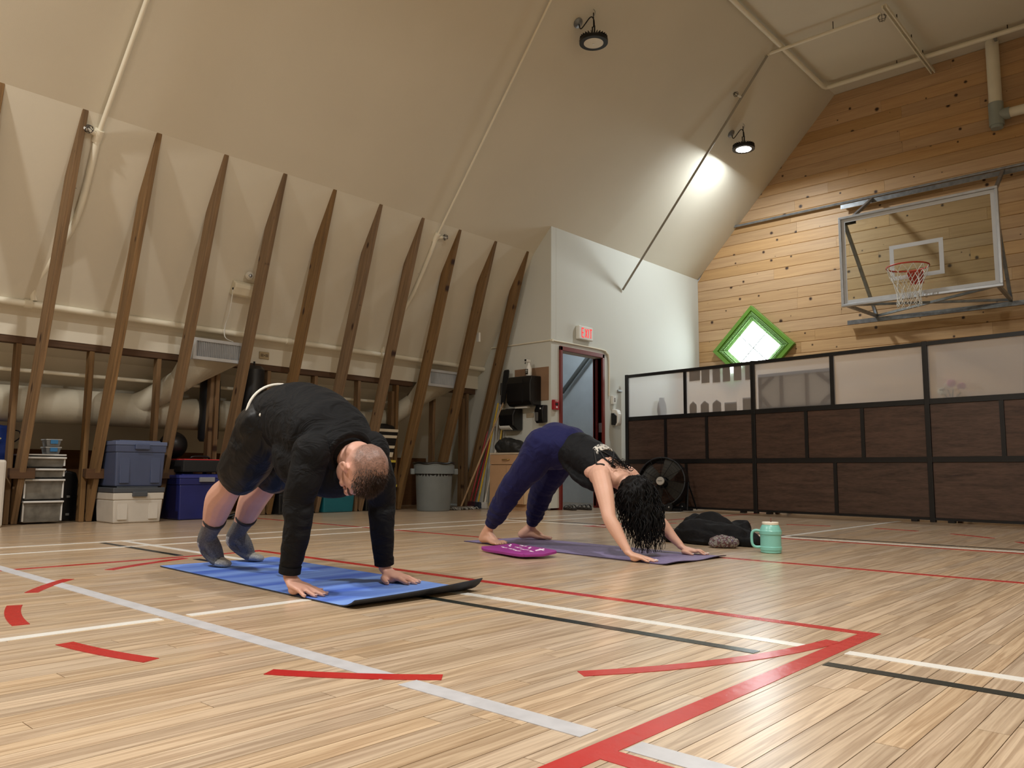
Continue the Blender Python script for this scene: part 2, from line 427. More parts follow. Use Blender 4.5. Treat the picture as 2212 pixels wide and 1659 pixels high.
for a0, a1 in ((-35, -6), (-60, -46), (-84, -71.5), (-110.5, -96.5), (-134, -121), (-163, -145)): arc(a0, a1)
for a0, a1 in ((6, 35), (46, 60), (71, 84), (97, 110), (121, 134), (145, 174)): arc(a0, a1, cy=5.7)

# ------------------------------------------------------------------ ceiling, walls
def sheet(poly, y0, y1, name, m, th=0.09, label=None, inward=1):
    """strip of planes through the section points poly (x, z), thickened outwards"""
    b = MB()
    for (x0, z0), (x1, z1) in zip(poly, poly[1:]):
        t = V((x1 - x0, 0, z1 - z0)).normalized(); nrm = V((-t.z, 0, t.x)) * th * inward
        q = [V((x0, y0, z0)), V((x1, y0, z1)), V((x1, y1, z1)), V((x0, y1, z0))]
        b.add(q + [p + nrm for p in q], [(0, 1, 2, 3), (7, 6, 5, 4), (0, 4, 5, 1), (1, 5, 6, 2), (2, 6, 7, 3), (3, 7, 4, 0)])
    return tag(b.build(name, m), label, kind='structure')
sheet([(KX, KZ), (FX, ZC), (mir(FX), ZC), (mir(KX), KZ)], Y0, Y1, 'ceiling', M_paint, label='cream painted ceiling, steep slopes up to a flat strip')
sheet([(-7.62, 1.60), (-7.62, 1.775), (-7.565, 1.81), (KX, KZ)], Y0, 7.70, 'wall_left', M_paint, label='cream sloping wall behind the timber rafters')
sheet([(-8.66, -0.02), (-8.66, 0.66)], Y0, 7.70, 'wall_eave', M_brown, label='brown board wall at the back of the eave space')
sheet([(-8.66, 0.66), (-8.02, 1.50), (-7.62, 1.66)], Y0, 7.70, 'wall_eave_slope', M_paint, label='shadowed cream slope inside the eave space')
sheet([(mir(KX), KZ), (mir(-7.565), 1.81), (mir(-7.62), 1.775), (mir(-7.62), -0.02)], Y0, Y1, 'wall_right', M_paint, label='cream wall on the right side of the hall')
b = MB(); b.box((XC, Y0 - 0.05, 3.2), (12.1, 0.1, 6.6)); tag(b.build('wall_back', M_paint), 'cream wall at the near end of the hall', kind='structure')

# bumped-out box with the doorway
b = MB(); b.box((-7.6, 7.69 + 0.05, 1.9), (2 * (7.6 + XB) - 0.002, 0.1, 3.75)); 
tag(b.build('wall_side', M_paint_door), 'cream side wall of the door box holding dispensers', kind='structure')
DY0, DY1, DZ = 7.90, 8.775, 2.035
b = MB(); T = 0.13; xc = XB - T / 2
b.box((xc, (7.79 + DY0) / 2, 1.9), (T, DY0 - 7.79, 3.75)); b.box((xc, (DY1 + Y1) / 2, 1.9), (T, Y1 - DY1, 3.75)); b.box((xc, (DY0 + DY1) / 2, (DZ + 3.775) / 2), (T, DY1 - DY0, 3.775 - DZ))
tag(b.build('wall_door', M_paint_door), 'pale wall with the doorway beside the wood wall', kind='structure')
# corridor behind the doorway
M_corr = pm('corridor_paint', (206, 212, 214), 0.7, var=0.03)
b = MB(); b.box((-7.5, 10.05, 1.4), (2.3, 0.1, 2.9)); b.box((-8.5, 8.9, 1.4), (0.1, 2.4, 2.9)); b.box((-7.5, 8.9, 2.72), (2.2, 2.3, 0.1))
tag(b.build('wall_corridor', M_corr), 'cool grey wall seen through the doorway', kind='structure')
M_green = pm('grey_green_paint', (120, 134, 126), 0.6, var=0.03)
b = MB(); b.box((-6.95, 9.98, 0.53), (0.62, 0.03, 1.06)); b.build('panel', M_green, bpy.data.objects['wall_corridor'])
b = MB(); b.tube([(-7.9, 9.9, 1.75), (-7.05, 9.9, 2.60)], 0.035, 8); b.build('rail', pm('grey_rail', (96, 98, 94), 0.5), bpy.data.objects['wall_corridor'])
# door frame
df = empty('door_1', (XB, (DY0 + DY1) / 2, 0), 'dark red painted door frame with open doorway', kind='structure')
for yy, nm in ((DY0 - 0.024, 'jamb'), (DY1 + 0.024, 'jamb')):
    b = MB(); b.box((XB - 0.06, yy, 1.045), (0.17, 0.048, 2.09)); b.build(nm, M_redjamb, df, bevel=0.004)
b = MB(); b.box((XB - 0.06, (DY0 + DY1) / 2, DZ + 0.03), (0.17, DY1 - DY0 + 0.096, 0.058)); b.build('head', M_redjamb, df, bevel=0.004)
b = MB(); b.box((XB - 0.075, DY1 - 0.008, 1.02), (0.035, 0.016, 2.0)); b.build('stop', pm('oxblood_dark', (84, 26, 26), 0.4), df)
b = MB(); b.box((XB - 0.02, DY1 - 0.003, 1.08), (0.05, 0.006, 0.13)); b.build('strike_plate', M_steel, df, bevel=0.001)
# leaf standing open into the corridor
b = MB(); b.box((XB - 0.16 - 0.40, DY0 + 0.03, 1.01), (0.80, 0.042, 2.0)); dl = b.build('door_leaf', M_redjamb, df, bevel=0.003)
b = MB(); b.lathe([(0.012, 0), (0.012, 0.03), (0.026, 0.04), (0.028, 0.06), (0.012, 0.075)], (XB - 0.16 - 0.74, DY0 + 0.05, 1.0), 16, (0, 1, 0)); b.build('knob', M_steel, dl, smooth=True)

# end wall: one board after another
we = MB(); we.prism([(XB, -0.02), (XB, ZT), (FX, ZC + 0.02), (mir(FX), ZC + 0.02), (mir(XB), ZT), (mir(XB), -0.02)], (0, 11.53, 0), (1, 0, 0), (0, 0, 1), -0.1)
wall_end = we.build('wall_end', M_dark); tag(wall_end, 'knotty pine board wall at the far end', kind='structure')
rb = random.Random(3)
PIT = 0.168
z = 3.10 - PIT * 18
def lx(z): return XB + 0.001 if z <= ZT else roof_x(z) + 0.001
while z < ZC - 0.01:
    z0, z1 = max(z, 0.0) + 0.0006, min(z + PIT, ZC) - 0.0006
    cuts = [None]; xx = lx(z1) + rb.uniform(0.4, 2.6)
    while xx < mir(lx(z1)) - 0.4:
        cuts.append(xx); xx += rb.uniform(1.2, 3.4)
    cuts.append('end')
    for k in range(len(cuts) - 1):
        la, lb = (lx(z0), lx(z1)) if cuts[k] is None else (cuts[k] + 0.0008,) * 2
        ra, rb_ = (mir(lx(z0)), mir(lx(z1))) if cuts[k + 1] == 'end' else (cuts[k + 1] - 0.0008,) * 2
        ch = 0.007; yf, yb = YW, YW + 0.022
        def at(u0, u1, zz): return u0 + (u1 - u0) * (zz - z0) / (z1 - z0)
        rows = [(z0, yb), (z0, yf + ch), (z0 + ch, yf), (z1 - ch, yf), (z1, yf + ch), (z1, yb)]
        vs = [(at(la, lb, zz), yy, zz) for zz, yy in rows] + [(at(ra, rb_, zz), yy, zz) for zz, yy in rows]
        fs = [(i, (i + 1) % 6, 6 + (i + 1) % 6, 6 + i) for i in range(6)] + [tuple(range(6))[::-1], tuple(range(6, 12))]
        MB().add(vs, fs).build('board', M_board, wall_end)
    z += PIT

# diamond window
win = empty('window_1', (-5.367, YW - 0.03, 2.41), 'diamond window with lime green moulded frame and four bright panes', kind='structure')
M_lime = pm('lime_paint', (104, 150, 52), 0.4, var=0.05)
M_limedk = pm('lime_moulding', (120, 162, 92), 0.35, var=0.25, vs=70)
WX, WZ = -5.367, 2.41
def dia(r0, r1, y0, y1, name, m, bev=0.004):
    """square ring turned by 45 degrees; y0/y1 = front of outer and inner edge"""
    for k in range(4):
        a0, a1 = math.pi / 2 * k, math.pi / 2 * (k + 1)
        q = lambda r, a, y: (WX + r * math.cos(a), y, WZ + r * math.sin(a))
        vs = [q(r0, a0, y0), q(r0, a1, y0), q(r1, a1, y1), q(r1, a0, y1), q(r0, a0, YW + 0.001), q(r0, a1, YW + 0.001), q(r1, a1, YW + 0.001), q(r1, a0, YW + 0.001)]
        MB().add(vs, [(0, 1, 2, 3), (7, 6, 5, 4), (0, 4, 5, 1), (1, 5, 6, 2), (2, 6, 7, 3), (3, 7, 4, 0)]).build(name, m, win, bevel=bev)
dia(0.668, 0.585, YW - 0.075, YW - 0.075, 'frame', M_lime)
dia(0.583, 0.555, YW - 0.055, YW - 0.070, 'bead', M_lime)
dia(0.553, 0.425, YW - 0.068, YW - 0.02, 'moulding', M_limedk)
for k in range(4):      # carved beads along the moulding
    a0, a1 = math.pi / 2 * k, math.pi / 2 * (k + 1)
    b = MB()
    for r, y in ((0.53, -0.064), (0.492, -0.050)):
        p, q = V((WX + r * math.cos(a0), YW + y, WZ + r * math.sin(a0))), V((WX + r * math.cos(a1), YW + y, WZ + r * math.sin(a1)))
        for i in range(1, 30): b.ell(p.lerp(q, i / 30), (0.011, 0.012, 0.011), n=6, m=4)
    b.build('carving', M_limedk, win, smooth=True)
mpane = bpy.data.materials.new('bright_pane'); mpane.use_nodes = True
bb = mpane.node_tree.nodes['Principled BSDF']; bb.inputs['Base Color'].default_value = (0.8, 0.9, 0.95, 1); bb.inputs['Roughness'].default_value = 0.1
bb.inputs['Emission Color'].default_value = (0.86, 0.96, 1.0, 1); bb.inputs['Emission Strength'].default_value = WINDOW_E
for k in range(4):
    a0, a1 = math.pi / 2 * k, math.pi / 2 * (k + 1); r = 0.425
    c = V((WX, YW - 0.012, WZ)); p = c + V((math.cos(a0), 0, math.sin(a0))) * r; q = c + V((math.cos(a1), 0, math.sin(a1))) * r
    e1, e2 = (p + q) / 2, None
    # pane = square between centre, mid points of the ring sides
    m0 = c + (V((math.cos(a0), 0, math.sin(a0))) * r + V((math.cos(a0 - math.pi / 2), 0, math.sin(a0 - math.pi / 2))) * r) / 2
    m1 = c + (V((math.cos(a0), 0, math.sin(a0))) * r + V((math.cos(a1), 0, math.sin(a1))) * r) / 2
    cc = (c + m0 + p + m1) / 4; vs = [cc + (v - cc) * 0.985 for v in (c, m0, p, m1)]
    MB().add(vs + [v + V((0, 0.008, 0)) for v in vs], [(0, 1, 2, 3), (7, 6, 5, 4), (0, 4, 5, 1), (1, 5, 6, 2), (2, 6, 7, 3), (3, 7, 4, 0)]).build('pane', mpane, win)
for s in (-1, 1):
    b = MB(); dx = 0.2125
    b.bar((WX - dx, YW - 0.02, WZ - s * dx), (WX + dx, YW - 0.02, WZ + s * dx), 0.012, 0.012, (0, 1, 0)); b.build('muntin', M_green, win)
# ------------------------------------------------------------------ rafters and stud wall along the left side
RY = [1.582, 2.171, 2.763, 3.377, 3.986, 4.563, 5.158, 5.762, 6.345, 6.965, 7.571]
ORD = ['first', 'second', 'third', 'fourth', 'fifth', 'sixth', 'seventh', 'eighth', 'ninth', 'tenth', 'last']
RB = V((-7.62, 0, 0)); RT = V((KX, 0, KZ)); RL = (RT - RB).length; RANG = math.atan2(RT.x - RB.x, RT.z)
rr = random.Random(8)
for i, y in enumerate(RY):
    dep = 0.15; th = 0.048
    prof = [(0, 0.002), (0.0, RL * 0.3), (rr.uniform(-0.004, 0.003), RL * 0.6), (0, RL + 0.004), (-0.02, RL + 0.006), (-dep, RL - 0.55), (-dep, 0.05)]
    b = MB(); b.prism(prof, (0, th / 2, 0), (1, 0, 0), (0, 0, 1), th)
    o = b.build('rafter', M_timber, bevel=0.003, seg=1); o.location = (RB.x, y, 0.0); o.rotation_euler = (0, RANG, 0)
    lab = {0: 'dark timber rafter cut off by the left edge of the picture', 10: 'dark timber rafter leaning right against the side wall of the door box'}.get(i, '%s slanted timber rafter from the left, pointed top on the cream wall' % ORD[i])
    tag(o, lab, 'rafter', 'slanted rafters along the left wall')
sw = empty('stud_wall', (-7.68, 4.3, 0), 'dark timber knee wall of short studs under a header beam', 'stud wall')
b = MB(); b.box((-7.672, (0.6 + 6.53) / 2, 1.58), (0.09, 5.93, 0.08)); b.build('beam', M_timber_y, sw, bevel=0.003, seg=1)
b = MB(); b.box((-7.672, 7.40, 1.57), (0.09, 0.5, 0.09)); b.build('beam', M_timber_y, sw, bevel=0.003, seg=1)
for i, y in enumerate(RY):
    b = MB(); b.box((-7.675, y - 0.058, 0.77 + 0.001), (0.085, 0.042, 1.538)); b.build('stud', M_timber, sw, bevel=0.003, seg=1)
    if i % 2 == 0 and i > 2:
        b = MB(); b.box((-7.70, y - 0.105, 0.73), (0.085, 0.042, 1.458)); b.build('stud', M_timber, sw, bevel=0.003, seg=1)
for y in RY[1:4]:
    b = MB(); b.box((-7.505, y + 0.0, 0.43), (0.035, 0.19, 0.088)); b.build('block', M_timber_y, sw, bevel=0.002, seg=1)
    b = MB(); b.box((-7.57, y - 0.057, 0.435), (0.13, 0.035, 0.075)); b.build('block', M_timber_y, sw, bevel=0.002, seg=1)

# ------------------------------------------------------------------ ducts and vents
M_ductshade = pm('duct_shade', (16, 16, 16), 0.8)
dk = empty('air_duct', (-7.97, 4.0, 0.87), 'fat cream painted air duct running low behind the studs', 'air duct')
b = MB(); b.tube([(-7.97, y, 1.045) for y in (0.2, 1.4, 2.6, 3.8, 5.0, 6.2)] + [(-7.97, 6.45, 1.03), (-7.97, 6.52, 1.02)], [0.165] * 6 + [0.15, 0.09], 28); b.build('pipe', M_duct, dk, smooth='auto')
for y in (0.9, 2.33, 3.35, 4.9, 5.9):
    b = MB(); b.tube([(-7.97, y, 1.045), (-7.97, y + 0.05, 1.045)], 0.168, 28); b.build('band', M_duct, dk, smooth='auto')
def vent(yc, label):
    v = empty('vent_grille', (-7.36, yc, 1.5), label, 'air vent', 'grilles blowing air from the duct')
    X0, X1, z0, z1, hw = -7.34, -7.62, 1.535, 1.745, 0.262
    # branch pipe up from the main duct, widening to the grille box
    b = MB(); b.tube(spline([(-7.97, yc - 0.62, 1.06), (-7.86, yc - 0.45, 1.14), (-7.66, yc - 0.2, 1.36)], 6), 0.115, 22); b.build('branch_pipe', M_duct, v, smooth='auto')
    n = 24; a = []; p = []
    t = (V((-7.34, yc + 0.05, 1.64)) - V((-7.70, yc - 0.24, 1.33))).normalized()
    c0 = V((-7.68, yc - 0.22, 1.345)); sx = t.cross(V((0, 0, 1))).normalized(); sy = sx.cross(t)
    sq = []
    for k in range(n):
        th = 2 * math.pi * k / n; cx, cy = math.cos(th), math.sin(th)
        a.append(c0 + sx * 0.118 * cx + sy * 0.118 * cy)
        m = max(abs(cx), abs(cy)); sq.append(V((-7.40, yc - hw * 0.98 * (-cx / m if sx.y > 0 else cx / m), (z0 + z1) / 2 + 0.1 * cy / m)))
    b = MB(); fs = [(k, (k + 1) % n, n + (k + 1) % n, n + k) for k in range(n)] + [tuple(range(n))[::-1], tuple(range(n, 2 * n))]
    b.add(a + sq, fs); b.build('funnel', M_duct, v, smooth='auto')
    b = MB(); b.box((-7.385, yc, (z0 + z1) / 2), (0.03, 2 * hw - 0.04, z1 - z0 - 0.04)); b.build('recess_shade', M_ductshade, v)  # near-black box, the shade behind the slats put into its colour
    fr = MB(); f = 0.03
    for yy in (yc - hw + f / 2, yc + hw - f / 2): fr.box((-7.355, yy, (z0 + z1) / 2), (0.05, f, z1 - z0))
    for zz in (z0 + f / 2, z1 - f / 2): fr.box((-7.355, yc, zz), (0.05, 2 * hw - 2 * f, f))
    fr.build('frame', pm('grille_grey', (204, 208, 212), 0.4, metal=0.3, var=0.04), v)
    for k in range(25):
        b = MB(); b.box((-7.352, yc - hw + f + (k + 0.5) * (2 * hw - 2 * f) / 25, (z0 + z1) / 2), (0.022, 0.0065, z1 - z0 - 2 * f), Matrix.Rotation(0.35, 3, 'Z')); b.build('slat', MATS['grille_grey'], v)
    return v
vent(3.765, 'wide slatted vent grille on a funnel between fourth and fifth rafters')
vent(6.79, 'wide slatted vent grille on a funnel above the grey bin')

# ------------------------------------------------------------------ pipes
b = MB(); b.tube([(-7.505, 0.0, 1.866), (-7.505, 7.685, 1.866)], 0.029, 14); wp = b.build('water_pipe', M_pipe, smooth='auto'); tag(wp, 'long cream water pipe running level along the left wall', 'pipe')
for y in (2.12, 4.64, 5.93): MB().tube([(-7.505, y - 0.03, 1.866), (-7.505, y + 0.03, 1.866)], 0.037, 14).build('coupling', M_pipe, wp, smooth='auto')
b = MB(); b.tube([(-7.87, 0.0, 1.335), (-7.87, 6.9, 1.335)], 0.018, 10); tag(b.build('conduit', M_pipe, smooth='auto'), 'thin pipe inside the eave just above the fat duct', 'pipe')
nin = V((SL, 0, -1)).normalized()          # into the room from the roof slope
def cage(b, c, d, r=0.035):
    """wire guard round a sprinkler head"""
    c, d = V(c), V(d).normalized(); u = d.orthogonal().normalized(); v = d.cross(u)
    for k in range(3):
        a = math.pi * k / 3; e = u * math.cos(a) + v * math.sin(a)
        b.tube([c - e * r * 0.5, c - e * r + d * r * 0.6, c - e * r * 0.6 + d * r * 1.6, c + e * r * 0.6 + d * r * 1.6, c + e * r + d * r * 0.6, c + e * r * 0.5], 0.0028, 5)
    b.tube([c + (u * math.cos(a) + v * math.sin(a)) * r + d * r * 0.6 for a in [k * math.pi / 4 for k in range(8)]], 0.0028, 5, closed=True)
def slope_pipe(y0, y1, xt, xm, label, rt, rm, ym, spr_dy, yi):
    t = empty('sprinkler_pipe', (-7.5, ym, 1.9), label, 'pipe', 'sprinkler pipes climbing the roof slope')
    off = 0.05
    P = lambda x, y: V((x, y, KZ + (x - KX) * SL)) + nin * off
    top, mid = P(xt, y0), P(xm, y1)
    b = MB(); b.tube([top, mid], rt, 10); b.build('riser', M_pipe, t, smooth='auto')
    low = V((-7.45, ym, 2.05)); b = MB(); b.tube(spline([mid, V((-7.075, yi, 2.555)), low, V((-7.50, ym, 1.90))], 6), rm, 12); b.build('riser', M_pipe, t, smooth='auto')
    b = MB(); b.tube([mid + (top - mid).normalized() * 0.05, mid - (top - mid).normalized() * 0.06], rm * 1.35, 12); b.tube([mid, mid + V((0.03, spr_dy, 0.01))], rm * 0.8, 10); b.build('tee', M_pipe, t, smooth='auto')
    b = MB(); e = mid + V((0.03, spr_dy, 0.01)); b.tube([e, e + V((0.02, spr_dy * 0.6, 0))], 0.014, 8); b.build('sprinkler_head', M_white, t, smooth='auto')
    b = MB(); cage(b, e, V((0.1, spr_dy, 0))); b.build('wire_guard', M_wire, t)
    p = mid.lerp(low, 0.35); b = MB(); b.tube([p, p + V((-0.05, -0.02, 0.06)), p + V((-0.07, -0.02, 0.10))], 0.004, 6); b.build('hanger', M_wire, t)
slope_pipe(2.31, 2.30, -4.6, -6.72, 'cream sprinkler pipe crossing the slope beside the second rafter', 0.019, 0.028, 2.16, -0.075, 2.305)
slope_pipe(5.70, 6.03, -4.1, -6.72, 'thin cream sprinkler pipe climbing the slope past the eighth rafter', 0.012, 0.024, 5.93, 0.075, 6.02)
t = empty('sprinkler_pipe', (-6.3, 9.28, 3.08), 'grey sprinkler pipe slanting from the ceiling to the door wall', 'pipe', 'sprinkler pipes climbing the roof slope')
pa, pb = V((-4.12, 9.45, 5.90)), V((-6.30, 9.285, 3.08))
b = MB(); b.tube([pa, pb], 0.016, 10); b.build('riser', pm('grey_pipe', (150, 146, 134), 0.5), t, smooth='auto')
q = pa.lerp(pb, 0.165); b = MB(); b.tube([q, q + V((-0.03, -0.06, 0.02))], 0.014, 8); b.build('sprinkler_head', M_white, t, smooth='auto'); b = MB(); cage(b, q + V((-0.03, -0.06, 0.02)), (-0.3, -1, 0.2)); b.build('wire_guard', M_wire, t)
cp = empty('ceiling_pipe', (-3.97, 9, 6.0), 'cream pipe looping along the edges of the flat ceiling', 'pipe')
b = MB(); b.tube([(-3.97, 3.0, 6.01), (-3.97, 10.98, 6.01), (-3.95, 11.03, 6.01), (-3.90, 11.05, 6.01), (-1.0, 11.08, 6.01)], 0.032, 12); b.build('run', M_pipe, cp, smooth='auto')
b = MB()
for x in (-3.0, -1.7): b.tube([(x, 11.06, 6.0), (x, 11.06, 6.09)], 0.006, 6)
b.build('hanger', M_wire, cp)
t = empty('branch_pipe', (-2.75, 9.55, 5.95), 'thin cream branch pipe with a caged sprinkler under the flat ceiling', 'pipe')
b = MB(); b.tube([(-4.15, 9.53, 5.965), (-2.74, 9.55, 5.965)], 0.022, 10); b.tube([(-4.13, 9.53, 5.965), (-4.17, 9.47, 5.90)], 0.022, 10); b.build('run', M_pipe, t, smooth='auto')
b = MB(); cage(b, (-2.73, 9.55, 5.95), (0, 0, -1), 0.05); b.build('wire_guard', M_wire, t)
b = MB(); b.tube([(-3.3, 9.54, 5.97), (-3.3, 9.54, 6.085)], 0.005, 6); b.build('hanger', M_wire, t)
t = empty('strut_channel', (-2.66, 10.5, 5.95), 'pale slotted strut channel hung along the flat ceiling', 'strut')
b = MB()
for dx in (-0.022, 0.022): b.box((-2.66 + dx, 10.44, 5.965), (0.014, 2.06, 0.04))
b.box((-2.66, 10.44, 5.985), (0.05, 2.06, 0.006)); b.build('rail', M_pipe, t)
b = MB()
for y in (9.9, 10.5, 11.0): b.tube([(-2.66, y, 5.985), (-2.66, y, 6.085)], 0.006, 6)
b.build('hanger', M_wire, t)
t = empty('vent_stack', (-1.93, 11.36, 4.88), 'fat cream vent pipe with grey tee hanging by the wood wall', 'pipe')
b = MB(); b.tube([(-1.93, 11.36, 6.085), (-1.93, 11.36, 5.2)], 0.076, 22); b.build('stack', M_pipe, t, smooth='auto')
M_gpvc = pm('grey_pvc', (150, 158, 152), 0.45, var=0.05)
b = MB(); b.tube([(-1.93, 11.36, 5.24), (-1.93, 11.36, 4.94)], 0.086, 22); b.tube([(-1.93, 11.36, 4.94), (-1.93, 11.36, 4.90)], 0.07, 22); b.tube([(-1.93, 11.36, 5.07), (-1.78, 11.36, 5.07)], 0.074, 22); b.build('tee', M_gpvc, t, smooth='auto')
b = MB(); b.tube([(-1.78, 11.36, 5.07), (0.2, 11.36, 5.09)], 0.062, 20); b.build('branch', M_pipe, t, smooth='auto')
b = MB(); b.box((-1.87, 11.2, 6.05), (0.03, 0.2, 0.03)); b.build('bracket', M_galv, t)

# ------------------------------------------------------------------ high-bay lamps
M_lens_off = pm('lens_off', (226, 220, 204), 0.3, var=0.02)
M_lens_on = pm('lens_on', (255, 255, 255), 0.4, var=0, emit=((255, 252, 246), 26.0))
def lamp(x, y, z, on, label, col='cool'):
    zc = KZ + ((x if x < XC else mir(x)) - KX) * SL            # ceiling above
    t = empty('high_bay_lamp', (x, y, z), label, 'lamp', 'round high-bay lamps hanging from the roof slopes')
    b = MB(); b.lathe([(0.105, 0), (0.15, 0.0), (0.152, 0.03), (0.14, 0.042), (0.07, 0.05), (0.06, 0.085), (0.03, 0.092)], (x, y, z), 36); b.build('housing', M_blackmetal, t, smooth='auto')
    b = MB()
    for k in range(28):
        a = 2 * math.pi * k / 28; u = V((math.cos(a), math.sin(a), 0)); b.bar(V((x, y, z + 0.055)) + u * 0.075, V((x, y, z + 0.05)) + u * 0.146, 0.005, 0.035)
    b.build('heat_sink', M_blackmetal, t)
    b = MB(); b.lathe([(0.001, -0.006), (0.06, -0.005), (0.103, -0.001), (0.103, 0.01)], (x, y, z), 32); ln = b.build('lens', M_lens_on if on else M_lens_off, t, smooth='auto')
    b = MB(); b.lathe([(0.012, -0.012), (0.012, -0.004)], (x, y, z), 12); b.build('sensor', M_white, ln)
    b = MB(); s = -1 if x < XC else 1
    for e in (-1, 1): b.tube([(x + e * 0.015, y, z + 0.09), (x + e * 0.015, y, z + 0.19)], 0.007, 6)
    b.tube([(x, y, z + 0.18), (x, y, zc - 0.05)], 0.006, 6); b.build('hanger', M_blackmetal, t)
    b = MB(); b.tube(spline([(x, y, zc - 0.10), (x + 0.018, y, zc - 0.07), (x + 0.02, y, zc - 0.04), (x, y, zc - 0.01)], 4), 0.004, 6); b.build('hook', M_steel, t)
    px = x + s * 0.14; pz = zc - 0.14 * SL
    b = MB(); nr = V((-s * SL, 0, -1)).normalized(); b.lathe([(0.001, 0), (0.055, 0.001), (0.055, 0.012), (0.03, 0.02), (0.012, 0.03)], V((px, y - 0.09, pz)) , 22, nr); b.build('junction_plate', M_galv, t, smooth='auto')
    b = MB(); b.tube(spline([V((px, y - 0.09, pz)) + nr * 0.02, (px + 0.03 * -s, y - 0.07, pz - 0.07), (x + s * 0.03, y - 0.02, zc - 0.10), (x, y, zc - 0.12), (x + 0.012, y, z + 0.2), (x + 0.004, y, z + 0.09)], 6), 0.006, 6); b.build('cord', M_blackmat, t, smooth=True)
    if on:
        ld = bpy.data.lights.new('lamp_light', 'AREA'); ld.shape = 'DISK'; ld.size = 0.21; ld.spread = math.radians(178); ld.energy = LAMP_W * on; ld.color = LAMP_COL[col]
        lo = bpy.data.objects.new('lamp_light', ld); C.objects.link(lo); lo.location = (0, 0, -0.014); lo.parent = t
    return t
lamp(-4.679, 6.395, 4.974, 0, 'unlit round black high-bay lamp hanging over the hall')
lamp(-4.713, 9.938, 4.944, 0.46, 'lit round high-bay lamp near the knotty wood wall')
lamp(-4.70, -0.68, 4.95, 1.1, 'lit high-bay lamp on the left slope behind the viewer', 'warm')
lamp(mir(-4.70), 9.94, 4.95, 0, 'unlit high-bay lamp on the right slope near the wood wall', 'cool')
lamp(mir(-4.70), 2.86, 4.95, 0.8, 'lit high-bay lamp on the right slope above the court', 'warm')
lamp(mir(-4.70), -0.68, 4.95, 0.8, 'lit high-bay lamp on the right slope behind the viewer', 'warm')
# added unseen light to brighten the corridor; no such fixture known
t = empty('corridor_fill', (-7.3, 9.2, 2.62), 'added unseen fill light inside the corridor behind the doorway', 'lamp')
b = MB(); b.lathe([(0.001, -0.05), (0.10, -0.04), (0.13, 0.0), (0.13, 0.05)], (-7.3, 9.2, 2.62), 24); b.build('dome', pm('fill_dome', (250, 250, 255), 0.4, emit=((214, 232, 255), 3.0)), t, smooth='auto')  # glowing dome added along with the fill light
ld = bpy.data.lights.new('corridor_fill_light', 'POINT'); ld.energy = 9; ld.color = (0.82, 0.92, 1.0); ld.shadow_soft_size = 0.1
lo = bpy.data.objects.new('corridor_fill_light', ld); C.objects.link(lo); lo.location = (0, 0, -0.12); lo.parent = t
# ------------------------------------------------------------------ basketball hoop on the end wall
hp = empty('basketball_hoop', (-2.71, YW, 2.62), 'glass basketball backboard with orange rim and white net on steel brackets', 'basketball hoop')
BY, BX0, BX1, BZ0, BZ1 = 10.42, -3.632, -1.802, 2.645, 3.845
mg = bpy.data.materials.new('board_glass'); mg.use_nodes = True; nt = mg.node_tree
for n in list(nt.nodes): nt.nodes.remove(n)
out = nt.nodes.new('ShaderNodeOutputMaterial'); tr = nt.nodes.new('ShaderNodeBsdfTransparent'); tr.inputs[0].default_value = (0.90, 0.93, 0.90, 1)
gl = nt.nodes.new('ShaderNodeBsdfGlossy'); gl.inputs['Roughness'].default_value = 0.02; fr_ = nt.nodes.new('ShaderNodeFresnel'); fr_.inputs[0].default_value = 1.5
mx_ = nt.nodes.new('ShaderNodeMixShader'); nt.links.new(fr_.outputs[0], mx_.inputs[0]); nt.links.new(tr.outputs[0], mx_.inputs[1]); nt.links.new(gl.outputs[0], mx_.inputs[2]); nt.links.new(mx_.outputs[0], out.inputs[0])
b = MB(); b.box(((BX0 + BX1) / 2, BY, (BZ0 + BZ1) / 2), (BX1 - BX0 - 0.04, 0.012, BZ1 - BZ0 - 0.04)); gp = b.build('glass', mg, hp)
M_alu = pm('aluminium_frame', (182, 186, 190), 0.32, metal=0.6, var=0.06, vs=10)
b = MB(); cx, cz = (BX0 + BX1) / 2, (BZ0 + BZ1) / 2
for zz in (BZ0 + 0.016, BZ1 - 0.016): b.box((cx, BY, zz), (BX1 - BX0, 0.06, 0.032))
for xx in (BX0 + 0.016, BX1 - 0.016): b.box((xx, BY, cz), (0.032, 0.06, BZ1 - BZ0 - 0.064))
b.build('board_frame', M_alu, hp, bevel=0.004)
M_bline = pm('white_board_line', (206, 210, 214), 0.4, var=0.02)
def ring(x0, x1, z0, z1, wd, y, name):
    b = MB()
    for zz in (z0 + wd / 2, z1 - wd / 2): b.box(((x0 + x1) / 2, y, zz), (x1 - x0, 0.004, wd))
    for xx in (x0 + wd / 2, x1 - wd / 2): b.box((xx, y, (z0 + z1) / 2), (wd, 0.004, z1 - z0 - 2 * wd))
    b.build(name, M_bline, hp)
ring(BX0 + 0.035, BX1 - 0.035, BZ0 + 0.035, BZ1 - 0.035, 0.045, BY - 0.009, 'border_line')
ring(-3.020, -2.405, 2.895, 3.345, 0.05, BY - 0.009, 'target_square')
M_rim = pm('rim_orange', (190, 62, 40), 0.4, var=0.05)
RCX, RCY, RCZ, RR = -2.712, 10.03, 2.95, 0.232
b = MB(); b.tube([(RCX + RR * math.cos(a), RCY + RR * math.sin(a), RCZ) for a in [2 * math.pi * k / 36 for k in range(36)]], 0.0095, 8, closed=True); rim = b.build('rim', M_rim, hp, smooth=True)
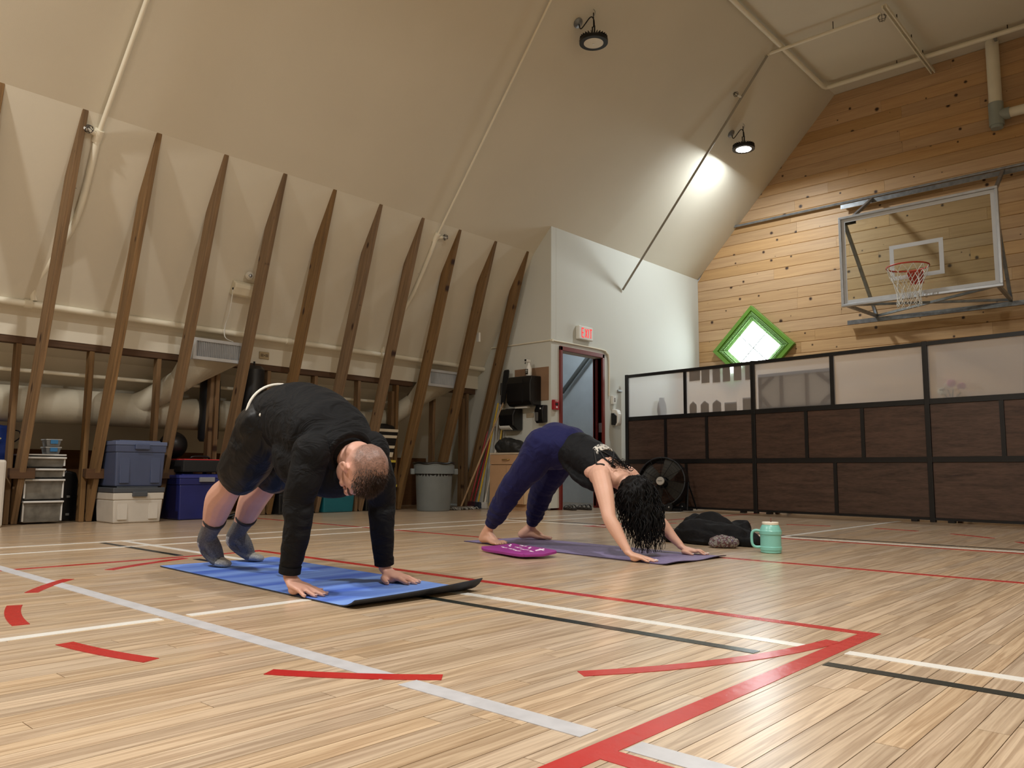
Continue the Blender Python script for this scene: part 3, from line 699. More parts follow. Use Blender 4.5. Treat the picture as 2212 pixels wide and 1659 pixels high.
b = MB(); b.box((RCX, BY - 0.012, RCZ - 0.06), (0.15, 0.012, 0.16)); b.add([(RCX - 0.07, BY - 0.02, RCZ - 0.13), (RCX + 0.07, BY - 0.02, RCZ - 0.13), (RCX + 0.07, BY - 0.02, RCZ), (RCX - 0.07, BY - 0.02, RCZ), (RCX - 0.07, RCY + RR - 0.03, RCZ - 0.012), (RCX + 0.07, RCY + RR - 0.03, RCZ - 0.012), (RCX + 0.07, RCY + RR - 0.03, RCZ + 0.0), (RCX - 0.07, RCY + RR - 0.03, RCZ + 0.0)], [(0, 1, 2, 3), (7, 6, 5, 4), (0, 4, 5, 1), (1, 5, 6, 2), (2, 6, 7, 3), (3, 7, 4, 0)])
b.build('rim_bracket', M_rim, rim)
M_net = pm('net_cord', (228, 226, 218), 0.8, var=0.05)
b = MB(); NL = 12; lev = [(0.0, RR), (0.09, 0.205), (0.18, 0.165), (0.27, 0.138), (0.35, 0.128), (0.43, 0.132), (0.47, 0.135)]
rn = random.Random(4)
for s in (-1, 1):
    for k in range(NL):
        pts = []
        for i, (dz, r) in enumerate(lev):
            a = 2 * math.pi * (k + s * 0.5 * i * 0.98) / NL
            pts.append((RCX + r * math.cos(a), RCY + r * math.sin(a), RCZ - 0.005 - dz + rn.uniform(-0.006, 0.006)))
        b.tube(spline(pts, 3), 0.0042, 5)
b.build('net', M_net, rim, smooth=True, label='white cord net')
# wall tracks and braces
M_track = pm('track_steel', (120, 122, 124), 0.4, metal=0.7, var=0.15, vs=20)
for zz, x0, x1 in ((4.335, -3.93, 0.6), (2.635, -3.90, 0.6)):
    b = MB(); b.box(((x0 + x1) / 2, 11.40, zz), (x1 - x0, 0.06, 0.012)); b.box(((x0 + x1) / 2, 11.372, zz - 0.028), (x1 - x0, 0.008, 0.055)); b.build('track', M_track, hp)
b = MB(); b.tube([(-5.63, 11.44, 4.39), (-3.5, 11.44, 4.39), (0.5, 11.44, 4.39)], 0.02, 8); b.build('wall_conduit', M_galv, hp, smooth='auto')
def brace(p, q, w=0.038): MB().bar(p, q, w, w).build('brace', M_galv, hp)
J1, J2 = V((-3.50, 11.37, 2.66)), V((-1.90, 11.37, 2.66)); U1, U2 = V((-3.50, 11.37, 4.33)), V((-1.90, 11.37, 4.33))
for J, U, x in ((J1, U1, BX0 + 0.06), (J2, U2, BX1 - 0.06)):
    tp, bt = V((x, BY + 0.05, BZ1 - 0.08)), V((x, BY + 0.05, BZ0 + 0.02))
    brace(U, tp); brace(J, bt); brace(J, tp)
brace(J1, (BX1 - 0.06, BY + 0.05, BZ0 + 0.03), 0.03); brace(J2, (BX0 + 0.06, BY + 0.05, BZ0 + 0.03), 0.03)
b = MB(); b.box((BX0 + 0.12, BY + 0.03, BZ1 - 0.085), (0.17, 0.03, 0.035)); b.build('corner_clip', M_blackmetal, hp)
b = MB(); b.box((BX0 + 0.12, BY + 0.03, BZ0 + 0.065), (0.17, 0.03, 0.02)); b.build('corner_clip', M_blackmetal, hp)
b = MB(); b.box((BX1 - 0.18, BY + 0.03, BZ0 + 0.065), (0.1, 0.03, 0.02)); b.build('corner_clip', M_blackmetal, hp)

# ------------------------------------------------------------------ room divider of framed panels
L0, E0 = V((-6.227, 9.257, 0)), V((-1.471, 8.731, 0)); U = (E0 - L0).normalized(); Nf = V((U.y, -U.x, 0))   # Nf faces the camera side
dv = empty('room_divider', (L0 + U * 3).to_tuple(), 'long black framed divider of walnut panels and frosted panes', 'room divider')
D = Matrix(((U.x, Nf.x, 0, L0.x), (U.y, Nf.y, 0, L0.y), (0, 0, 1, 0), (0, 0, 0, 1)))   # local (along, out, up)
M_frame = pm('divider_black', (17, 17, 19), 0.4, var=0.08)
M_walnut = wood('walnut_panel', (42, 32, 28), (104, 80, 68), rough=0.42, scale=(0.9, 26, 26), var=0.42, bump=0.05, rand=0.35, fine=2.0)
mf = bpy.data.materials.new('frosted_pane'); mf.use_nodes = True; nt = mf.node_tree
for n in list(nt.nodes): nt.nodes.remove(n)
out = nt.nodes.new('ShaderNodeOutputMaterial'); t1 = nt.nodes.new('ShaderNodeBsdfTranslucent'); t1.inputs[0].default_value = (0.94, 0.96, 1.0, 1)
rf = nt.nodes.new('ShaderNodeBsdfRefraction'); rf.inputs['Roughness'].default_value = 0.28; rf.inputs['IOR'].default_value = 1.25; rf.inputs[0].default_value = (1, 1, 1, 1)
df_ = nt.nodes.new('ShaderNodeBsdfPrincipled'); df_.inputs['Base Color'].default_value = (0.80, 0.81, 0.83, 1); df_.inputs['Roughness'].default_value = 0.5
a1 = nt.nodes.new('ShaderNodeMixShader'); a1.inputs[0].default_value = 0.55; a2 = nt.nodes.new('ShaderNodeMixShader'); a2.inputs[0].default_value = 0.24
nt.links.new(t1.outputs[0], a1.inputs[1]); nt.links.new(rf.outputs[0], a1.inputs[2]); nt.links.new(a1.outputs[0], a2.inputs[1]); nt.links.new(df_.outputs[0], a2.inputs[2]); nt.links.new(a2.outputs[0], out.inputs[0])
BAY, NB = 1.995, 4
rows = [0.045, 0.60, 0.655, 1.19, 1.245, 1.795]          # clear openings z pairs
for k in range(NB + 1):
    b = MB(D); s = k * BAY
    b.box((s if k else 0.012, 0, 0.92), (0.05 if k else 0.05, 0.05, 1.84)); b.build('post', M_frame, dv, bevel=0.004)
for k in range(NB):
    s0, s1 = k * BAY + 0.025, (k + 1) * BAY - 0.025
    for z0, z1 in ((0.02, 0.045), (0.60, 0.655), (1.19, 1.245), (1.795, 1.835)):
        MB(D).box(((s0 + s1) / 2, 0, (z0 + z1) / 2), (s1 - s0, 0.04, z1 - z0)).build('rail', M_frame, dv)
    splits = {0: [0.5 if k else 0.5], 1: [1 / 3, 2 / 3], 2: [0.5]}
    for r in range(3):
        z0, z1 = rows[2 * r], rows[2 * r + 1]; e = [s0] + [s0 + (s1 - s0) * q for q in splits[r]] + [s1]
        for i in range(len(e) - 1):
            a = e[i] + (0.02 if i else 0); c = e[i + 1] - (0.02 if i < len(e) - 2 else 0)
            if r < 2: MB(D).box(((a + c) / 2, 0, (z0 + z1) / 2), (c - a, 0.014, z1 - z0)).build('wood_panel', M_walnut, dv, bevel=0.002)
            else:
                MB(D).add([(a, 0, z0), (c, 0, z0), (c, 0, z1), (a, 0, z1)], [(0, 1, 2, 3)]).build('frosted_pane', mf, dv)
            if i: MB(D).box((e[i], 0, (z0 + z1) / 2), (0.04, 0.034, z1 - z0)).build('mullion', M_frame, dv)
    for s in (s0 + 0.15, s1 - 0.15): MB(D).box((s, 0, 0.0105), (0.06, 0.06, 0.019)).build('foot', M_frame, dv)
# sheets stuck to the back of the second frosted pane
M_kraft = pm('kraft_paper', (150, 120, 88), 0.8, var=0.15, vs=12)
sheets = [(1.062, 1.229, 1.665, 1.793), (1.249, 1.372, 1.625, 1.79), (1.418, 1.53, 1.619, 1.793), (1.567, 1.675, 1.619, 1.793), (1.725, 1.834, 1.62, 1.793), (1.886, 1.966, 1.616, 1.791),
          (1.058, 1.168, 1.247, 1.401), (1.231, 1.354, 1.247, 1.398), (1.408, 1.536, 1.247, 1.401), (1.585, 1.76, 1.247, 1.355), (1.843, 1.962, 1.247, 1.398)]
where = ['top left corner', 'top row, second from left', 'top row, third from left', 'top row, fourth from left', 'top row, fifth from left', 'top right corner', 'bottom left corner', 'bottom row, second from left', 'bottom row, third from left', 'bottom row, widest of them', 'bottom right corner']
for i, (a, c, z0, z1) in enumerate(sheets):
    b = MB(D)
    if i in (6, 7, 8): b.prism([(a, z0), (c, z0), (c, z1 - 0.045), ((a + c) / 2, z1), (a, z1 - 0.045)], (0, -0.004, 0), (1, 0, 0), (0, 0, 1), -0.0012)
    else: b.box(((a + c) / 2, -0.0046, (z0 + z1) / 2), (c - a, 0.0012, z1 - z0))
    tag(b.build('paper_cutout', M_kraft), 'brown paper stuck behind the frosted pane: ' + where[i], 'paper', 'brown papers behind the frosted pane')
# back of a stretched canvas leaning behind the third pane
cv = empty('canvas_painting', (L0 + U * 2.5 - Nf * 0.05 + V((0, 0, 1.22))).to_tuple(), 'back of a stretched canvas with pale bars behind frosted pane', 'painting')
M_canvas = pm('raw_canvas', (232, 220, 206), 0.85, var=0.06, bump=0.1, bs=300); M_bar = pm('stretcher_bar', (112, 84, 60), 0.7, var=0.08)
MB(D).box((2.53, -0.034, 1.445), (0.93, 0.004, 0.44)).build('canvas', M_canvas, cv)
for s in (2.075, 2.985): MB(D).box((s, -0.02, 1.445), (0.035, 0.022, 0.44)).build('stretcher_bar', M_bar, cv)
for z in (1.2425, 1.6475): MB(D).box((2.53, -0.02, z), (0.875, 0.022, 0.035)).build('stretcher_bar', M_bar, cv)
for s in (2.36, 2.68): MB(D).box((s, -0.02, 1.445), (0.035, 0.022, 0.37)).build('stretcher_bar', M_bar, cv)
for p, q in (((2.10, 1.50), (2.25, 1.625)), ((2.10, 1.38), (2.20, 1.265)), ((2.81, 1.625), (2.96, 1.50)), ((2.85, 1.265), (2.96, 1.36))):
    MB(D).bar((p[0], -0.02, p[1]), (q[0], -0.02, q[1]), 0.022, 0.04, (0, 0, 1)).build('corner_brace', M_bar, cv)
# table behind the divider carrying the canvas, the flowers and a dark vase
tb = empty('side_table', (L0 + U * 2.2 - Nf * 0.25).to_tuple(), 'long table standing hidden behind the walnut panels of the divider', 'table')
M_tab = wood('table_top', (110, 80, 52), (160, 122, 84), scale=(1, 20, 20))
MB(D).box((2.2, -0.25, 1.195), (4.2, 0.36, 0.03)).build('table_top', M_tab, tb)
for s in (0.2, 2.2, 4.2):
    for o_ in (-0.12, -0.38): MB(D).box((s, o_, 0.59), (0.04, 0.04, 1.18)).build('leg', M_tab, tb)
vs_ = empty('flower_bunch', (L0 + U * 4.17 - Nf * 0.08 + V((0, 0, 1.21))).to_tuple(), 'blurred pink and white flowers behind the frosted pane', 'flowers')
rf_ = random.Random(2)
def bloom(s, o_, z, r, m, name, n=26):
    b = MB(D)
    for k in range(n):
        a = rf_.uniform(0, 6.28); e = rf_.uniform(-0.5, 1.3); q = V((math.cos(a) * math.cos(e), math.sin(a) * math.cos(e), math.sin(e)))
        b.ell(V((s, o_, z)) + q * r * 0.6, (r * 0.42, r * 0.12, r * 0.34), X=q.orthogonal(), Y=q, n=7, m=5)
    b.build(name, m, vs_, smooth=True)
bloom(4.115, -0.05, 1.315, 0.06, pm('cream_petal', (238, 232, 196), 0.7, var=0.1), 'white_bloom'); bloom(4.20, -0.055, 1.395, 0.055, pm('pink_petal', (214, 96, 130), 0.7, var=0.15), 'pink_bloom'); bloom(4.275, -0.10, 1.365, 0.055, MATS['pink_petal'], 'pink_bloom'); bloom(4.14, -0.11, 1.385, 0.045, MATS['cream_petal'], 'white_bloom')
b = MB(D)
for s, z in ((4.12, 1.28), (4.2, 1.34), (4.27, 1.3), (4.15, 1.34)): b.tube([(4.18, -0.10, 1.212), (s, -0.09, z)], 0.006, 5)
b.build('stems', pm('stem_green', (70, 104, 52), 0.7), vs_)
b = MB(D); b.lathe([(0.03, 0), (0.05, 0.02), (0.075, 0.1), (0.06, 0.2), (0.035, 0.26), (0.042, 0.28)], (0.52, -0.16, 1.2115), 24); tag(b.build('vase', M_blackmat, smooth='auto'), 'dark blurred vase standing behind the leftmost frosted pane', 'vase')

# ------------------------------------------------------------------ floor fan
fx, fy, fz, fr = -5.40, 8.83, 0.355, 0.315
fn = empty('drum_fan', (fx, fy, 0), 'black drum fan on a wheeled stand before the divider', 'fan')
ax = V((0.22, -0.95, 0.16)).normalized(); fu = V((0.97, 0.23, 0)); fu = (fu - ax * ax.dot(fu)).normalized(); fv = ax.cross(fu) * -1
fc = V((fx, fy, fz))
M_fan = pm('fan_black', (22, 24, 28), 0.35, metal=0.4, var=0.08); M_blade = pm('fan_blade', (56, 55, 52), 0.38, metal=0.6, var=0.08)
b = MB(); b.lathe([(fr - 0.012, -0.10), (fr, -0.10), (fr, 0.08), (fr - 0.012, 0.08)], fc, 48, ax, caps=False); b.add([], []); b.build('drum', M_fan, fn, smooth='auto')
for k in range(4):
    a = math.pi / 2 * k + 0.5; e = fu * math.cos(a) + fv * math.sin(a); g = ax.cross(e)
    pts = []; n = 6
    for i in range(n + 1):
        r = 0.05 + (fr - 0.07) * i / n; wd = 0.055 + 0.075 * i / n
        for s in (-1, 1): pts.append(fc + e * r + g * s * wd + ax * s * 0.03 * (1 - 0.4 * i / n))
    vs = pts + [p - ax * 0.004 for p in pts]; m = len(pts); fs = [(2 * i, 2 * i + 1, 2 * i + 3, 2 * i + 2) for i in range(n)] + [(m + 2 * i, m + 2 * i + 2, m + 2 * i + 3, m + 2 * i + 1) for i in range(n)]
    fs += [(0, m, m + 1, 1), (2 * n, 2 * n + 1, m + 2 * n + 1, m + 2 * n)] + [(2 * i, 2 * i + 2, m + 2 * i + 2, m + 2 * i) for i in range(n)] + [(2 * i + 1, m + 2 * i + 1, m + 2 * i + 3, 2 * i + 3) for i in range(n)]
    MB().add(vs, fs).build('blade', M_blade, fn, smooth='auto')
b = MB(); b.lathe([(0.075, -0.10), (0.075, 0.0), (0.06, 0.02)], fc, 24, ax); b.build('motor', M_fan, fn, smooth='auto')
b = MB()
for i in range(1, 9): 
    r = fr * i / 8.5; b.tube([fc + ax * (0.085 + 0.02 * (1 - r / fr)) + (fu * math.cos(a) + fv * math.sin(a)) * r for a in [2 * math.pi * k / 40 for k in range(40)]], 0.0016, 4, closed=True)
for k in range(12):
    e = fu * math.cos(math.pi * k / 6) + fv * math.sin(math.pi * k / 6); b.tube([fc + ax * 0.105 + e * 0.05, fc + ax * 0.083 + e * (fr - 0.003)], 0.003, 4)
tag(b.build('guard', M_fan, fn), kind='stuff')
b = MB(); b.lathe([(0.001, 0.118), (0.05, 0.117), (0.055, 0.10)], fc, 24, ax); cpn = b.build('hub_cap', pm('fan_logo', (176, 172, 164), 0.4, var=0.03), fn, smooth='auto')
b = MB()
for k, h in ((-2, 0.014), (-1, 0.016), (0, 0.012), (1, 0.016), (2, 0.013)): b.bar(fc + ax * 0.1195 + fu * (k * 0.012 - 0.003) - fv * h / 2, fc + ax * 0.1195 + fu * (k * 0.012 + 0.002) + fv * h / 2, 0.005, 0.002, ax)
b.build('logo_mark', M_black, cpn)
for s in (-1, 1):
    p = fc + fu * s * (fr + 0.012); q = V((p.x + s * 0.04, p.y - 0.10, 0.02)); q2 = V((p.x + s * 0.04, p.y + 0.14, 0.02))
    MB().tube([q2, p, q], 0.011, 8).build('stand', M_fan, fn, smooth='auto')
b = MB(); b.box((fx + 0.02, fy - 0.135, 0.022), (0.66, 0.05, 0.035)); b.box((fx + 0.02, fy + 0.115, 0.022), (0.66, 0.05, 0.035)); b.build('base', M_fan, fn, bevel=0.006)
for s in (0.19,):
    for yy in (-0.17, 0.15):
        b = MB(); b.lathe([(0.02, -0.014), (0.046, -0.014), (0.05, 0), (0.046, 0.014), (0.02, 0.014)], (fx + s, fy + yy, 0.051), 22, (0, 1, 0)); wl = b.build('wheel', M_blackmat, fn, smooth='auto')
        b = MB(); b.lathe([(0.001, -0.018), (0.012, -0.017), (0.014, 0)], (fx + s, fy + yy, 0.051), 12, (0, 1, 0)); b.build('axle_cap', M_steel, wl, smooth=True)
# ------------------------------------------------------------------ things on the door wall (plane x = XB, facing +x)
ex = empty('exit_sign', (XB, 8.357, 2.226), 'white exit sign with red letters above the doorway', 'exit sign')
b = MB(); b.box((XB + 0.03, 8.357, 2.318), (0.058, 0.315, 0.185)); b.build('case', M_white, ex, bevel=0.012)
M_exit = pm('exit_red', (222, 52, 56), 0.4, var=0, emit=((232, 60, 64), 0.9))
def strokes(segs, o, X, Y, wd, th, name, m, parent, each=False):
    """flat lettering: each entry is a list of strokes ((x, y), (x, y)) for one letter"""
    for let in segs:
        b = MB(); Z = V(X).cross(V(Y)).normalized()
        for p, q in let:
            P, Q = V(o) + V(X) * p[0] + V(Y) * p[1], V(o) + V(X) * q[0] + V(Y) * q[1]; b.bar(P, Q, wd, th, Z)
        b.build(name, m, parent)
H_ = 0.118; lw = 0.016
E_ = [((0, 0), (0, H_)), ((0, 0), (0.045, 0)), ((0, H_ / 2), (0.04, H_ / 2)), ((0, H_), (0.045, H_))]
X_ = [((0.0, 0), (0.045, H_)), ((0.045, 0), (0.0, H_))]; I_ = [((0, 0), (0, H_))]; T_ = [((0.025, 0), (0.025, H_)), ((0, H_), (0.05, H_))]
sh = lambda l, d: [((p[0] + d, p[1]), (q[0] + d, q[1])) for p, q in l]
strokes([sh(E_, 0), sh(X_, 0.072), sh(I_, 0.145), sh(T_, 0.172)], (XB + 0.0595, 8.262, 2.259), (0, 1, 0), (0, 0, 1), lw, 0.003, 'letter', M_exit, ex)
al = empty('fire_alarm', (XB, 7.758, 1.26), 'small red fire alarm pull station left of the door frame', 'fire alarm')
M_alarm = pm('alarm_red', (164, 34, 44), 0.35, var=0.05)
b = MB(); b.box((XB + 0.02, 7.758, 1.322), (0.038, 0.11, 0.125)); b.build('case', M_alarm, al, bevel=0.006)
b = MB(); b.box((XB + 0.041, 7.758, 1.33), (0.004, 0.05, 0.03)); b.build('handle', M_blackmat, al)
b = MB(); b.box((XB + 0.041, 7.758, 1.292), (0.003, 0.03, 0.02)); b.build('label_plate', M_white, al)
strokes([[((k * 0.016, 0), (k * 0.016, 0.016))] for k in range(4)], (XB + 0.0405, 7.735, 1.362), (0, 1, 0), (0, 0, 1), 0.006, 0.002, 'letter', M_white, al)
cn = empty('wall_conduit', (XB, 8.9, 1.53), 'thin cream conduit bending round the corner and down beside the door', 'conduit')
b = MB(); b.tube([(-7.45, 7.678, 2.145), (XB - 0.0, 7.678, 2.145)], 0.009, 8); b.build('run', M_pipe, cn, smooth='auto')
b = MB(); b.tube(spline([(XB + 0.012, 7.68, 2.145), (XB + 0.012, 8.72, 2.15), (XB + 0.012, 8.88, 2.12), (XB + 0.012, 8.94, 2.02), (XB + 0.012, 8.94, 1.53)], 6), 0.011, 8); b.build('run', M_pipe, cn, smooth='auto')
b = MB(); b.box((XB + 0.012, 7.70, 2.145), (0.026, 0.03, 0.03)); b.build('coupling', M_pipe, cn)
sb = empty('light_switch', (XB, 9.04, 1.43), 'white double light switch box beside the doorway', 'switch')
b = MB(); b.box((XB + 0.022, 9.03, 1.475), (0.042, 0.075, 0.115)); b.build('box', M_white, sb, bevel=0.004)
for z in (1.46, 1.49): MB().box((XB + 0.045, 9.03, z), (0.006, 0.02, 0.016)).build('toggle', pm('toggle_grey', (96, 92, 90), 0.5), sb)
sd = empty('sanitizer_dispenser', (XB, 9.06, 1.11), 'white and black hand sanitizer dispenser on the pale wall', 'dispenser')
b = MB(); b.prism([(0, 1.12), (0.07, 1.115), (0.10, 1.15), (0.105, 1.28), (0.08, 1.335), (0.03, 1.35), (0, 1.35)], (XB + 0.001, 9.115, 0), (1, 0, 0), (0, 0, 1), 0.10); b.build('cover', M_white, sd, bevel=0.012, seg=3)
b = MB(); b.prism([(0, 1.13), (0.062, 1.12), (0.085, 1.16), (0.088, 1.25), (0.05, 1.29), (0, 1.29)], (XB + 0.001, 9.012, 0), (1, 0, 0), (0, 0, 1), 0.012); b.build('side_shell', M_black, sd, bevel=0.003)
b = MB(); b.box((XB + 0.002, 9.185, 1.32), (0.003, 0.08, 0.11)); tag(b.build('notice_sheet', pm('notice_paper', (220, 220, 214), 0.8, var=0.08, vs=60)), 'small paper notice taped beside the sanitizer dispenser', 'notice')
b = MB(); b.box((XB + 0.012, 9.2, 1.615), (0.022, 0.10, 0.028)); tag(b.build('wall_latch', M_steel, bevel=0.003), 'small metal latch on the pale wall by the divider', 'latch')

# ------------------------------------------------------------------ things on the side wall (plane y = 7.69, facing -y)
YS = 7.69
b = MB(); b.box((-6.64, YS - 0.004, 1.595), (0.58, 0.006, 0.43)); tag(b.build('cardboard_sheet', pm('cardboard', (142, 112, 86), 0.85, var=0.06)), 'brown cardboard sheet fixed on the side wall behind dispensers', 'cardboard')
pd = empty('paper_towel_dispenser', (-6.68, YS - 0.1, 1.30), 'large black paper towel dispenser with spray bottle on top', 'dispenser')
b = MB(); b.prism([(0.0, 1.31), (0.16, 1.31), (0.215, 1.36), (0.22, 1.60), (0.18, 1.69), (0.0, 1.695)], (-6.88, YS - 0.008, 0), (0, -1, 0), (0, 0, 1), -0.41); b.build('cover', M_black, pd, bevel=0.014, seg=3)
b = MB(); b.box((-6.60, YS - 0.226, 1.50), (0.004, 0.006, 0.30)); b.build('seam', M_blackmat, pd)
b = MB(); b.box((-6.70, YS - 0.11, 1.297), (0.21, 0.06, 0.02)); b.build('paper_end', M_white, pd)
rd = empty('roll_dispenser', (-6.9, YS - 0.08, 1.0), 'black roll dispenser with white paper below the big one', 'dispenser')
b = MB(); b.prism([(0, 1.01), (0.10, 1.0), (0.19, 1.06), (0.20, 1.20), (0.16, 1.28), (0.05, 1.30), (0, 1.29)], (-7.04, YS - 0.003, 0), (0, -1, 0), (0, 0, 1), -0.26); b.build('cover', M_black, rd, bevel=0.02, seg=3)
b = MB(); b.tube([(-7.03, YS - 0.13, 1.075), (-6.85, YS - 0.13, 1.075)], 0.062, 20); b.build('paper_roll', M_white, rd, smooth='auto')
b = MB(); b.box((-7.042, YS - 0.12, 1.18), (0.004, 0.03, 0.03)); b.build('logo_mark', pm('pale_grey', (160, 160, 160), 0.5), rd)
sp = empty('soap_dispenser', (-6.43, YS - 0.05, 1.08), 'narrow black soap dispenser nearest the wall corner', 'dispenser')
b = MB(); b.prism([(0, 1.10), (0.07, 1.085), (0.10, 1.12), (0.11, 1.25), (0.08, 1.315), (0, 1.32)], (-6.50, YS - 0.003, 0), (0, -1, 0), (0, 0, 1), -0.135); b.build('cover', M_black, sp, bevel=0.012, seg=3)
b = MB(); b.box((-6.46, YS - 0.112, 1.17), (0.05, 0.01, 0.11)); b.build('window', pm('smoke_plastic', (92, 90, 88), 0.2), sp, bevel=0.004)
b = MB(); b.box((-6.395, YS - 0.115, 1.27), (0.016, 0.006, 0.016)); b.build('indicator', M_white, sp)
b = MB(); b.box((-6.66, YS - 0.004, 1.20), (0.13, 0.006, 0.06)); tag(b.build('wall_plate', pm('old_plate', (176, 160, 134), 0.6, var=0.08), bevel=0.002), 'small tan plate screwed to the wall under the towel dispenser', 'plate')
sy = empty('spray_bottle', (-6.575, 7.56, 1.695), 'white spray bottle standing on the black towel dispenser', 'spray bottle')
b = MB(); b.lathe([(0.034, 0), (0.038, 0.01), (0.038, 0.09), (0.024, 0.13), (0.014, 0.155), (0.014, 0.17)], (-6.575, 7.56, 1.6955), 20); b.build('bottle', M_white, sy, smooth='auto')
b = MB(); b.box((-6.578, 7.54, 1.885), (0.035, 0.075, 0.035)); b.build('trigger_head', M_white, sy, bevel=0.006)
b = MB(); b.tube([(-6.59, 7.515, 1.875), (-6.592, 7.505, 1.845)], 0.007, 6); b.box((-6.578, 7.497, 1.89), (0.02, 0.016, 0.022)); b.build('trigger', M_black, sy)
b = MB(); b.box((-6.58, 7.521, 1.745), (0.046, 0.003, 0.07)); lb = b.build('sticker', pm('bottle_label', (40, 34, 26), 0.5, var=0.3, vs=120), sy)
strokes([[((0, 0), (0.03, 0))], [((0, -0.012), (0.03, -0.012))], [((0.004, -0.03), (0.026, -0.03))]], (-6.595, 7.518, 1.768), (1, 0, 0), (0, 0, 1), 0.005, 0.002, 'print', M_white, lb)
fm = empty('flat_mop', (-7.03, 7.60, 1.34), 'white flat mop head hanging beside the black dispensers', 'mop')
b = MB(); b.prism([(-0.045, 0), (0.045, 0), (0.055, 0.02), (0.055, 0.44), (0.04, 0.46), (-0.04, 0.46), (-0.055, 0.44), (-0.055, 0.02)], (-7.065, 7.60, 1.355), (0.98, -0.19, 0.0), (0.17, 0, 0.985), 0.018); b.build('head', M_blackmat, fm, bevel=0.004)
b = MB(); b.prism([(-0.03, 0), (0.04, 0), (0.042, 0.40), (-0.03, 0.40)], (-7.06, 7.585, 1.38), (0.98, -0.19, 0.0), (0.17, 0, 0.985), -0.016); b.build('pad', pm('mop_pad', (210, 208, 200), 0.9, bump=0.3, bs=120), fm, bevel=0.006)
ps = empty('mop_pole', (-7.1, 7.55, 0.72), 'silver telescopic mop pole leaning behind the black bag', 'pole')
b = MB(); b.tube([(-7.13, 7.58, 0.73), (-7.09, 7.60, 1.50)], 0.011, 10); b.build('tube', M_steel, ps, smooth='auto')
b = MB(); b.tube([(-7.09, 7.60, 1.48), (-7.083, 7.60, 1.64)], 0.017, 10); b.build('grip', M_black, ps, smooth='auto')

# cabinet with a black bag on top
cb = empty('base_cabinet', (-6.66, 7.46, 0), 'tan base cabinet with one drawer and two doors by the wall', 'cabinet')
M_tan = pm('tan_laminate', (186, 148, 112), 0.5, var=0.03); M_tan2 = pm('tan_side', (206, 176, 138), 0.5, var=0.03); M_brass = pm('brass', (196, 164, 96), 0.35, metal=0.8)
CX0, CX1, CY0, CY1 = -6.945, -6.385, 7.25, 7.675
b = MB(); b.box(((CX0 + CX1) / 2, (CY0 + CY1) / 2 + 0.008, 0.385), (CX1 - CX0, CY1 - CY0 - 0.016, 0.61)); b.build('carcass', M_tan2, cb)
b = MB(); b.box(((CX0 + CX1) / 2, (CY0 + CY1) / 2 + 0.03, 0.04), (CX1 - CX0 - 0.01, CY1 - CY0 - 0.06, 0.08)); b.build('plinth', M_tan, cb)
b = MB(); b.box(((CX0 + CX1) / 2, (CY0 + CY1) / 2, 0.70), (CX1 - CX0 + 0.02, CY1 - CY0 + 0.0, 0.02)); b.build('worktop', pm('pale_top', (200, 184, 160), 0.4), cb)
b = MB(); b.box(((CX0 + CX1) / 2, CY0, 0.625), (CX1 - CX0 - 0.006, 0.018, 0.12)); dr = b.build('drawer', M_tan, cb, bevel=0.002)
b = MB(); b.tube(spline([(-6.72, CY0 - 0.008, 0.625), (-6.715, CY0 - 0.03, 0.625), (-6.665, CY0 - 0.035, 0.625), (-6.615, CY0 - 0.03, 0.625), (-6.61, CY0 - 0.008, 0.625)], 4), 0.006, 6); b.build('handle', M_brass, dr, smooth=True)
for s in (-1, 1):
    cx = (CX0 + CX1) / 2 + s * 0.14; b = MB(); b.box((cx, CY0, 0.32), (0.275, 0.018, 0.475)); dd = b.build('door', M_tan, cb, bevel=0.002)
    hx = cx - s * 0.11; b = MB(); b.tube(spline([(hx, CY0 - 0.008, 0.33), (hx, CY0 - 0.03, 0.34), (hx, CY0 - 0.03, 0.40), (hx, CY0 - 0.008, 0.41)], 4), 0.005, 6); b.build('handle', M_brass, dd, smooth=True)
b = MB(); rg = random.Random(6)
b.ell((-6.78, 7.42, 0.80), (0.17, 0.14, 0.10)); b.ell((-6.86, 7.40, 0.775), (0.10, 0.12, 0.07)); b.ell((-6.66, 7.43, 0.79), (0.12, 0.12, 0.085)); b.box((-6.72, 7.43, 0.73), (0.36, 0.2, 0.04)); b.ell((-6.60, 7.42, 0.75), (0.12, 0.10, 0.045))
me = remesh(b, 0.012, 2)
for v in me.vertices:
    n_ = noise.noise(v.co * 9.0) * 0.025 + abs(noise.noise(v.co * 16.0)) * 0.015
    v.co += V((0, 0, 1)) * n_ * (1 if v.co.z > 0.735 else 0) + V((0, -1, 0)) * n_ * 0.7
    v.co.z = max(v.co.z, 0.7115)
tag(obj('black_bag', me, pm('bag_nylon', (34, 36, 36), 0.55, var=0.2, bump=0.2, bs=40)), 'crumpled black bag lying on the tan cabinet', 'bag')

